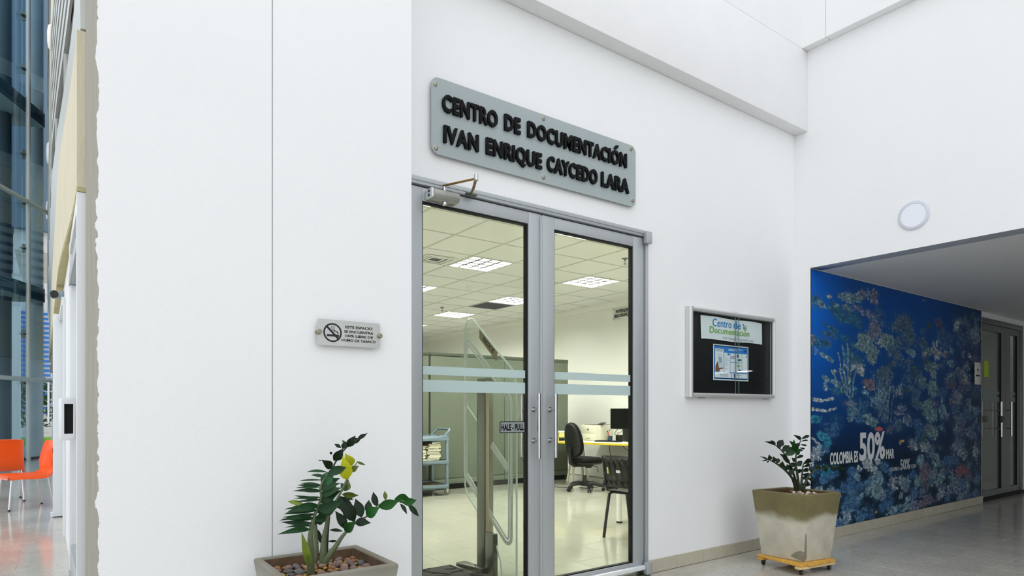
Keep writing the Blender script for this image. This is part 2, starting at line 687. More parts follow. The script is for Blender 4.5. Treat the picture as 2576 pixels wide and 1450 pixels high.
# low corridor behind the opening
struct(MB().box(5.70, 30, -14, 3.3, 2.572, 2.75).build('ceiling_1', SOFF))
mb = MB()
mb.box(5.875, 9.975, 3.13, 3.27, 0, 2.5715)
wc = struct(mb.build('wall_corridor', WHITE))
mb = MB()
mb.box(9.975, 10.0, 3.16, 3.28, 0, 2.5715)
mb.box(10.0, 11.77, 3.16, 3.28, 2.50, 2.5715)
mb.build('door_surround', WHITE, wc)
struct(MB().box(11.775, 12.3, 1.7, 3.45, 0, 2.5715).build('wall_corridor_end', WHITE))
mb = MB()
mb.box(24, 24.2, -14, 3.3, 0, 2.57)
mb.box(12.3, 24, 3.1, 3.3, 0, 2.57)
mb.box(5.9, 24, -12.2, -12, 0, 2.57)
struct(mb.build('wall_corridor_far', M('corridor_grey_paint', (150, 152, 154), .7)))
# store room seen through the corridor door
mb = MB()
mb.box(9.9, 13.2, 5.6, 5.7, 0, 2.55)
mb.box(9.8, 9.9, 3.3, 5.7, 0, 2.55)
mb.box(9.8, 13.3, 3.45, 5.7, 2.55, 2.65)
mb.box(13.2, 13.3, 3.3, 5.0, 0, 2.55)
mb.box(13.2, 13.3, 5.0, 5.6, 0, 1.0)  # unseen gap above is added to let light into the store room
struct(mb.build('wall_storeroom', M('storeroom_paint', (206, 208, 206), .7, var=.03, scale=2)))
struct(MB().box(9.8, 13.3, 3.42, 5.7, -.05, -.001).build('floor_storeroom', TERR))
struct(MB().box(11.0, 11.35, 4.2, 4.6, 0, 2.55).build('trim_3', M('storeroom_column', (150, 148, 140), .8, var=.1, scale=3)))

# baseboards laid tile by tile
def baseboard(name, x0, x1, y, h, dep, step):
    e = sempty(name)
    x = x0
    while x < x1 - .01:
        q = min(x + step, x1)
        MB().box(x + .001, q - .001, y - dep, y, .001, h).build('tile', BASET, e, bevel=.0015, seg=1)
        x = q
    return e


baseboard('baseboard_front', 3.636, 5.69, 3.2795, .1, .012, .332)
baseboard('baseboard_corridor', 5.70, 9.978, 3.1295, .101, .014, .41)
baseboard('baseboard_corridor_end', 11.76, 11.775, 3.1, .1, .01, .332)

# ------------------------------------------------------------------ the office behind the glass doors
struct(MB().box(.6, 8.3, 3.42, 22, -.2, -.004).build('floor_office', GROUT))
fo = bpy.data.objects['floor_office']
ts = .452
tm = MB().box(.0015, ts - .0015, .0015, ts - .0015, -.006, 0).mesh('tile', TILE_OFF, bevel=.001, seg=1)
tiles(fo, tm, 1.64, 14, 3.424, 13, ts, ts, 'floor_tile', z=0)
mb = MB()
for i in range(-2, 15):
    for j in range(13, 41):
        x, y = 1.64 + i * ts, 3.424 + j * ts
        if x > 8.15:
            continue
        mb.box(x + .0015, x + ts - .0015, y + .0015, y + ts - .0015, -.003, 0)
for i in range(-2, 0):
    for j in range(13):
        x, y = 1.64 + i * ts, 3.424 + j * ts
        mb.box(x + .0015, x + ts - .0015, y + .0015, y + ts - .0015, -.003, 0)
o = mb.build('floor_tiling', TILE_OFF, fo)
o['kind'] = 'stuff'
OFFW = M('office_wall_paint', (238, 238, 234), .6, spec=.25, var=.012, scale=1.2)
wo = struct(MB().box(8.15, 8.3, 3.42, 22, 0, 3.5).build('wall_office', OFFW))
MB().box(8.128, 8.151, 3.42, 22, 3.10, 3.198).build('cornice_strip', M('office_cornice', (246, 246, 240), .5), wo)
struct(MB().box(.5, .62, 3.42, 22, 0, 3.5).build('wall_office_side', OFFW))
struct(MB().box(.5, 8.3, 22, 22.15, 0, 3.5).build('wall_office_back', OFFW))
struct(MB().box(1.40, 8.3, 3.4215, 3.44, 2.62, 3.5).build('wall_office_front', OFFW))
co = struct(MB().box(.5, 8.3, 3.42, 22, 3.34, 3.5).build('ceiling_office', M('ceiling_void', (120, 120, 115), .9)))
GX, GY, CX, CY, CZ = 3.593, 5.385, .668, .680, 3.2
LAMPS = [(1, 2), (4, 2), (4, 5), (4, 8), (1, 5), (-2, -1), (1, -1), (-2, 2), (1, 8), (-2, 5), (4, -1), (4, 11), (1, 11), (-2, 8)]  # the last ones are out of view, added to brighten the office
VENT = (4, 6)
mb = MB()
for i in range(-5, 8):
    x = GX + i * CX
    if x < 8.15:
        mb.box(x - .012, x + .012, 3.43, 22, CZ - .004, CZ + .03)
j = -2
while GY + j * CY < 22:
    y = GY + j * CY
    mb.box(.62, 8.15, y - .012, y + .012, CZ - .0035, CZ + .03)
    j += 1
mb.build('ceiling_grid', CGRID, co)
cm = MB().box(.013, CX - .013, .013, CY - .013, 0, .012).mesh('ceiling_tile', CTILE)
far = MB()
for i in range(-4, 7):
    for j in range(-3, 25):
        if (i, j) in LAMPS or (i, j) == VENT:
            continue
        x, y = GX + i * CX, GY + j * CY
        if y > 21.5:
            continue
        if i >= -2 and j <= 10:
            o = put('ceiling_tile', cm, co)
            o.location = (x, y, CZ)
        else:
            far.box(x + .013, min(x + CX - .013, 8.15), y + .013, y + CY - .013, CZ, CZ + .012)
o = far.build('ceiling_tiling', CTILE, co)
o['kind'] = 'stuff'
# ------------------------------------------------------------------ main glass double door
fr = sempty('trim_4', (2.55, 3.3, 0), 'grey aluminium frame round the glass double door')
MB().box(1.494, 3.632, 3.262, 3.36, 2.556, 2.598).build('head', ALU, fr, bevel=.003)
MB().box(1.494, 3.632, 3.256, 3.2795, 2.574, 2.599).build('head_cap', ALU, fr, bevel=.002)
MB().box(1.494, 1.592, 3.27, 3.36, 0, 2.556).build('jamb', ALU, fr, bevel=.003)
MB().box(3.606, 3.632, 3.262, 3.36, 0, 2.556).build('jamb', ALU, fr, bevel=.003)
MB().box(1.594, 3.606, 3.30, 3.35, 2.535, 2.556).build('gasket', BLACK, fr)
MB().box(3.596, 3.606, 3.30, 3.35, .02, 2.54).build('gasket', BLACK, fr)
MB().box(1.494, 3.632, 3.24, 3.42, .0005, .012).build('threshold', STEELD, fr)
for i, (x, z) in enumerate(((1.553, 2.545), (3.606, 2.545), (3.606, .055))):
    MB().box(x - .03, x + .03, 3.225, 3.262 if i else 3.2795, z - .045, z + .045).build('pivot_hinge', ALU if i else STEELD, fr, bevel=.006)


def leaf(name, x0, x1, g0, g1, label):
    r = sempty(name, (x0, 3.3, 0), label)
    z0, z1, gz0, gz1 = .035, 2.546, .105, 2.468
    # stiles and rails
    MB().box(x0, g0, 3.275, 3.325, z0, z1).build('stile', ALU, r, bevel=.003)
    MB().box(g1, x1, 3.275, 3.325, z0, z1).build('stile', ALU, r, bevel=.003)
    MB().box(g0 + .0005, g1 - .0005, 3.2765, 3.3235, gz1, z1).build('top_rail', ALU, r, bevel=.003)
    MB().box(g0 + .0005, g1 - .0005, 3.2765, 3.3235, z0, gz0).build('bottom_rail', ALU, r, bevel=.003)
    MB().ring([(g0, gz0), (g1, gz0), (g1, gz1), (g0, gz1)], [(g0 + .008, gz0 + .008), (g1 - .012, gz0 + .008), (g1 - .012, gz1 - .011), (g0 + .008, gz1 - .011)], fXZ, 3.284, 3.316).build('gasket', BLACK, r)
    MB().box(g0 + .004, g1 - .004, 3.296, 3.304, gz0 + .004, gz1 - .004).build('glass_pane', DOORGLASS, r)
    for a, b in ((1.4555, 1.507), (1.3545, 1.426)):
        MB().box(g0 + .009, g1 - .013, 3.2945, 3.2956, a, b).build('frosted_stripe', FROST, r)
    MB().box(x0 + .01, x1 - .01, 3.245, 3.2745, .046, .078).build('weather_bar', ALUW, r, bevel=.003)
    return r


dl = leaf('door_1', 1.598, 2.6065, 1.722, 2.499, 'glass door leaf with the door closer and the pull plate')
dr = leaf('door_2', 2.6125, 3.594, 2.718, 3.483, 'glass door leaf beside the display case')
MB().cyl((2.6, 3.272, .05), (2.6, 3.272, 2.53), .009, 10).build('meeting_bead', ALU, dl)
for r, x, dx in ((dl, 2.532, .006), (dr, 2.672, .004)):
    for y, sg in ((3.205, -1), (3.395, 1)):
        h = MB().cyl((x, y, .932), (x, y, 1.355), .013, 14).build('pull_handle', STEEL, r)
        for z in (1.25, 1.045):
            MB().cyl((x, y, z), (x + dx, 3.275 if sg < 0 else 3.325, z), .0095, 12).cyl((x + dx * .8, 3.267 if sg < 0 else 3.333, z), (x + dx, 3.275 if sg < 0 else 3.325, z), .017, 14).build('standoff', STEEL, h)
ps = MB().prism(rrect(2.281, 2.482, 1.099, 1.174, .008), fXZ, 3.291, 3.2955).build('pull_plate', M('grey_pull_plate', (142, 148, 150), .45), dl)
MB().ring(rrect(2.281, 2.482, 1.099, 1.174, .008), rrect(2.2855, 2.4775, 1.1035, 1.1695, .006), fXZ, 3.290, 3.2912).build('border', INK, ps)
line('HALE - PULL', (2.293, 3.2908, 1.117), .178, .040, INK, ps, bold=.035)

# door closer
dc = thing('door_closer', 'grey overhead door closer with a bent rusty arm, above the glass door', 'door closer', (1.83, 3.26, 2.5))
P = [(3.274, 2.470)] + [(3.212 - .030 * math.cos(math.radians(a)), 2.500 + .030 * math.sin(math.radians(a))) for a in range(-90, 91, 15)] + [(3.274, 2.530)]
MB().prism(P, fYZ, 1.752, 1.925).build('body', M('closer_grey', (160, 162, 156), .35, metal=.3), dc, bevel=.004)
e = MB().prism([(y, z) for y, z in rrect(3.19, 3.273, 2.474, 2.527, .008)], fYZ, 1.737, 1.752).build('end_cap', ALUW, dc, bevel=.002)
for z in (2.488, 2.512):
    MB().cyl((1.7375, 3.222, z), (1.735, 3.222, z), .008, 10).build('screw', BLACK, e)
MB().cyl((1.84, 3.225, 2.448), (1.84, 3.225, 2.472), .016, 14).build('spindle_cap', STEEL, dc, bevel=.003)
MB().cyl((1.84, 3.225, 2.528), (1.84, 3.225, 2.558), .012, 12).build('spindle', STEEL, dc)
ARMM = M('rusty_brass_arm', (150, 118, 62), .4, metal=.7, var=.35, scale=40)
MB().obox((1.881, 3.121, 2.563), (.236, .016, .008), (.094, -.208, 0)).build('main_arm', ARMM, dc, bevel=.002)
MB().tube([(1.928, 3.017, 2.565), (1.955, 3.07, 2.565), (1.99, 3.14, 2.561), (2.03, 3.235, 2.557)], [.006, .009, .009, .005], 8).build('forearm', ARMM, dc)
MB().cyl((1.928, 3.017, 2.553), (1.928, 3.017, 2.585), .012, 12).build('elbow', STEEL, dc)
MB().box(2.0, 2.07, 3.225, 3.2558, 2.549, 2.562).cyl((2.035, 3.24, 2.562), (2.035, 3.24, 2.572), .008, 10).build('shoe', STEELD, dc, bevel=.002)

# ------------------------------------------------------------------ big sign over the door
sg = thing('wall_sign', 'grey plate with two rows of raised black capitals above the glass door', 'sign', (2.63, 3.28, 2.98))
MB().prism(rrect(1.768, 3.482, 2.751, 3.203, .05, 7), fXZ, 3.252, 3.2575).build('plate', PLATE, sg)
for x, z in ((1.795, 3.158), (1.799, 2.783), (2.604, 3.174), (2.604, 2.785), (3.432, 3.174), (3.448, 2.796)):
    MB().lathe((x, 0, z), [(.02, 3.2518), (.02, 3.2512)], 14, 'Y').build('washer', M('clear_washer', (196, 202, 202), .3) if 'clear_washer' not in bpy.data.materials else bpy.data.materials['clear_washer'], sg)
    MB().lathe((x, 0, z), [(.009, 3.28), (.009, 3.2505), (.014, 3.2505), (.014, 3.245), (.011, 3.243)], 14, 'Y').build('screw', BRASSY, sg)
for body, x0, x1, z in (('CENTRO', 1.834, 2.231, 3.008), ('DE', 2.281, 2.408, 3.013), ('DOCUMENTACIÓN', 2.464, 3.376, 3.017), ('IVAN', 1.845, 2.090, 2.826), ('ENRIQUE', 2.143, 2.583, 2.830), ('CAYCEDO', 2.626, 3.083, 2.832), ('LARA', 3.121, 3.400, 2.834)):
    letters(body, (x0, 3.2425, z), x1 - x0, .108, INK, sg, .019, .034)

# no-smoking plate
ns = thing('no_smoking_plate', 'small clear wall plate with a no-smoking ring and four lines of black print', 'sign', (1.13, 2.918, 1.61))
cg = MB().prism(rrect(.9655, 1.296, 1.541, 1.684, .014), fXZ, 2.886, 2.890).build('acrylic_cover', SIGNGLASS, ns)
MB().prism(rrect(.9745, 1.287, 1.551, 1.673, .011), fXZ, 2.8905, 2.8925).build('plate', GREYP, ns)
for x in (.9815, 1.2835):
    MB().lathe((x, 0, 1.612), [(.010, 2.918), (.010, 2.8925)], 14, 'Y').lathe((x, 0, 1.612), [(.012, 2.8855), (.012, 2.879), (.009, 2.876)], 16, 'Y').build('standoff', BRASSY, ns)
ci, ck = [], []
for k in range(40):
    a = 2 * math.pi * k / 40
    ci.append((1.048 + .0445 * math.cos(a), 1.612 + .0445 * math.sin(a)))
    ck.append((1.048 + .037 * math.cos(a), 1.612 + .037 * math.sin(a)))
SP = lambda p: MB().prism(p, fXZ, 2.8896, 2.8904)
symb = MB()
symb.ring(ci, ck, fXZ, 2.8896, 2.8904)
symb.obox((1.048, 2.89, 1.612), (.078, .0008, .0095), (1, 0, -1))
symb.obox((1.049, 2.89, 1.5985), (.056, .0008, .0095))
for x in (1.073, 1.0765):
    symb.obox((x + .002, 2.89, 1.5985), (.0022, .0008, .0095))
for dx in (0, .009):
    pts = [(1.0455 + dx, 1.643), (1.042 + dx * 1.4, 1.636), (1.046 + dx, 1.628), (1.051 + dx * .8, 1.622), (1.057 + dx * .6, 1.6195), (1.068 + dx * .3, 1.617), (1.0725 + dx * .4, 1.609)]
    for (a, b), (c, d) in zip(pts, pts[1:]):
        symb.obox(((a + c) / 2, 2.89, (b + d) / 2), (math.hypot(c - a, d - b) + .002, .0008, .0026), (c - a, 0, d - b))
symb.build('no_smoking_ring', INK, ns)
for body, x0, x1, z in (('ESTE ESPACIO', 1.110, 1.247, 1.6375), ('SE ENCUENTRA', 1.104, 1.251, 1.616), ('100% LIBRE DE', 1.108, 1.250, 1.5955), ('HUMO DE TABACO', 1.092, 1.264, 1.5745)):
    line(body, (x0, 2.8903, z), x1 - x0, .0122, INK, ns, bold=.03)

# ------------------------------------------------------------------ display case on the wall
ca = thing('display_case', 'aluminium wall display case with black back and two sliding panes', 'display case', (4.72, 3.28, 1.71))
x0, x1, z0, z1 = 4.08, 5.28, 1.350, 2.078
CASEAL = M('case_aluminium', (206, 208, 208), .3, metal=.35)
for nm, a, b in (('side', x0, x0 + .040), ('side', x1 - .022, x1)):
    prof = [(a, 3.2785), (a, 3.236), (a + .008, 3.2261), (a + (b - a) * .4, 3.2221), (b - .006, 3.2251), (b, 3.2301), (b, 3.2785)]
    MB().prism(prof, fXY, z0, z1).build('frame_' + nm, CASEAL, ca, ang=50)
for a, b in ((z0, z0 + .035), (z1 - .035, z1)):
    prof = [(3.2785, a), (3.2301, a), (3.2251, a + .006), (3.2231, (a + b) / 2), (3.2251, b - .006), (3.2301, b), (3.2785, b)]
    MB().prism(prof, fYZ, x0 + .0405, x1 - .0225).build('frame_rail', CASEAL, ca, ang=50)
MB().box(x0 + .01, x1 - .01, 3.268, 3.278, z0 + .01, z1 - .01).build('back_panel', BLACKP, ca)
MB().box(x0 + .041, 4.735, 3.232, 3.236, z0 + .035, z1 - .035).build('sliding_pane', CASEGLASS, ca)
MB().box(4.70, x1 - .023, 3.242, 3.246, z0 + .035, z1 - .035).build('sliding_pane', CASEGLASS, ca)
MB().box(4.699, 4.702, 3.2415, 3.2465, z0 + .036, z1 - .036).box(4.733, 4.736, 3.2315, 3.2365, z0 + .036, z1 - .036).build('pane_edge', M('green_glass_edge', (120, 146, 140), .2), ca)
MB().box(5.228, 5.238, 3.236, 3.241, z0 + .036, z1 - .036).build('pane_grip', M('grip_strip', (60, 68, 70), .3), ca)
for x in (4.27, 5.18):
    MB().box(x - .03, x + .03, 3.25, 3.279, z0 - .008, z0 - .0005).build('bracket', ALU, ca)
MB().box(4.70, 4.75, 3.25, 3.279, z1 + .0005, z1 + .007).build('bracket', ALUD, ca)
# banner paper in the case
bn = thing('paper_banner', 'white paper banner with blue and green lettering at the top of the display case', 'notice', (4.67, 3.262, 1.93))
n = 14
vs, fs = [], []
for i in range(n + 1):
    for k, z in enumerate((1.832, 2.022)):
        x = 4.252 + (5.118 - 4.252) * i / n
        vs.append((x + (.006 if k == 0 and i == 0 else 0), 3.259 + .003 * math.sin(i * .9 + k), z + .003 * math.sin(i * .7)))
for i in range(n):
    fs.append((2 * i, 2 * i + 2, 2 * i + 3, 2 * i + 1))
MB().add(vs, fs).build('sheet', PAPER, bn)
BLU = M('print_blue', (20, 126, 196), .6)
GRN = M('print_green', (112, 172, 56), .6)
line('Centro', (4.405, 3.2545, 1.944), .258, .068, BLU, bn)
line('de', (4.692, 3.2545, 1.944), .103, .068, BLU, bn)
line('Documentación', (4.368, 3.2545, 1.888), .55, .056, GRN, bn)
line('Iván Enrique Caycedo Lara', (4.545, 3.2545, 1.846), .43, .026, INKG, bn)
for k, (mt, pl) in enumerate(((BLU, [(4.822, 1.992), (4.834, 1.992), (4.850, 1.972), (4.850, 1.962)]), (GRN, [(4.826, 1.972), (4.826, 1.960), (4.850, 1.942), (4.878, 1.976), (4.878, 1.988), (4.850, 1.955)]), (BLU, [(4.856, 1.938), (4.880, 1.966), (4.880, 1.956), (4.862, 1.934)]))):
    MB().prism(pl, fXZ, 3.2540, 3.2546).build('chevron_mark', mt, bn)
# poster in the case
po = thing('paper_poster', 'small blue bordered information poster under the banner in the display case', 'poster', (4.66, 3.262, 1.65))
X0, X1, Z0, Z1 = 4.418, 4.912, 1.497, 1.797
MB().box(X0, X1, 3.2605, 3.2615, Z0, Z1).build('sheet', PAPER, po)
PB = M('poster_blue', (44, 126, 204), .6, var=.06, scale=30)
PBD = M('poster_deep_blue', (30, 52, 96), .6)
PG = M('poster_dark_green', (22, 92, 84), .6)
PL = M('poster_lime', (170, 190, 30), .6)
GR = M('poster_grey_print', (120, 134, 142), .6)


def pr(nm, mt, u0, u1, w0, w1, y=3.2602):
    X = lambda u: X0 + (X1 - X0) * u
    Z = lambda w: Z1 - (Z1 - Z0) * w
    return MB().box(X(u0), X(u1), y - .0004, y, Z(w1), Z(w0)).build(nm, mt, po)


pr('print_ground', PB, .02, .98, .05, .965)
pr('print_band', PBD, .02, .98, .025, .055)
pr('print_band', PBD, .03, .97, .94, .962)
for a, b, c, d in ((.05, .285, .12, .77), (.30, .465, .22, .765), (.475, .625, .22, .47), (.475, .625, .485, .765), (.635, .80, .22, .47), (.635, .80, .485, .765), (.81, .965, .22, .765), (.04, .50, .79, .925), (.515, .965, .79, .925)):
    pr('print_panel', PAPER, a, b, c, d, 3.2597)
for z in (.10, .135):
    pr('print_line', PAPER, .42, .80 - (z - .1) * 4, z, z + .014, 3.2597)
for k in range(3):
    pr('print_line', GR, .07, .26, .135 + k * .022, .145 + k * .022, 3.2592)
for k in range(7):
    pr('print_line', GR, .315, .315 + .04 + .07 * ((k * 37) % 5) / 4, .30 + k * .06, .308 + k * .06, 3.2592)
for k in range(3):
    pr('print_line', PBD, .485, .60, .30 + k * .03, .312 + k * .03, 3.2592)
    pr('print_line', GR, .18, .40, .82 + k * .028, .83 + k * .028, 3.2592)
pr('print_line', GR, .63, .80, .835, .843, 3.2592)
pr('print_mark', PB, .39, .45, .225, .285, 3.2592)
pr('print_mark', PG, .665, .70, .24, .33, 3.2592)
pr('print_mark', PG, .68, .79, .37, .425, 3.2592)
pr('print_mark', PL, .66, .76, .55, .60, 3.2592)
pr('print_mark', PBD, .70, .77, .67, .71, 3.2592)
pr('print_mark', PBD, .92, .945, .26, .31, 3.2592)
pr('print_mark', PBD, .57, .60, .80, .91, 3.2592)
pr('print_mark', PBD, .88, .93, .10, .16, 3.2592)
fX = lambda u: X0 + (X1 - X0) * u
fZ = lambda w: Z1 - (Z1 - Z0) * w
MB().prism([(fX(a), fZ(b)) for a, b in ((.055, .76), (.06, .60), (.11, .48), (.13, .50), (.15, .66), (.27, .64), (.27, .67), (.18, .70), (.16, .765))], fXZ, 3.2589, 3.2593).build('print_hand', M('poster_brown', (128, 84, 54), .7), po)
MB().prism([(fX(a), fZ(b)) for a, b in ((.11, .26), (.225, .25), (.265, .62), (.15, .66))], fXZ, 3.2583, 3.2587).build('print_phone', M('poster_phone_white', (206, 216, 224), .6), po)
MB().prism([(fX(a), fZ(b)) for a, b in ((.14, .36), (.22, .355), (.235, .50), (.155, .515))], fXZ, 3.2577, 3.2581).build('print_phone_screen', M('poster_pale_blue', (150, 172, 190), .6), po)

# round lamp on the right-hand wall, switched off
rl = thing('round_wall_lamp', 'round pale flush lamp on the white wall above the corridor opening', 'lamp', (5.69, 2.252, 2.842))
MB().lathe((0, 2.252, 2.842), [(.119, 5.6895), (.119, 5.682), (.112, 5.677), (.096, 5.676), (.094, 5.679)], 40, 'X').build('rim', M('lamp_rim', (206, 212, 222), .4), rl)
MB().lathe((0, 2.252, 2.842), [(.0935, 5.683), (.0935, 5.6785)], 40, 'X').build('diffuser', M('lamp_diffuser', (236, 238, 248), .4), rl)
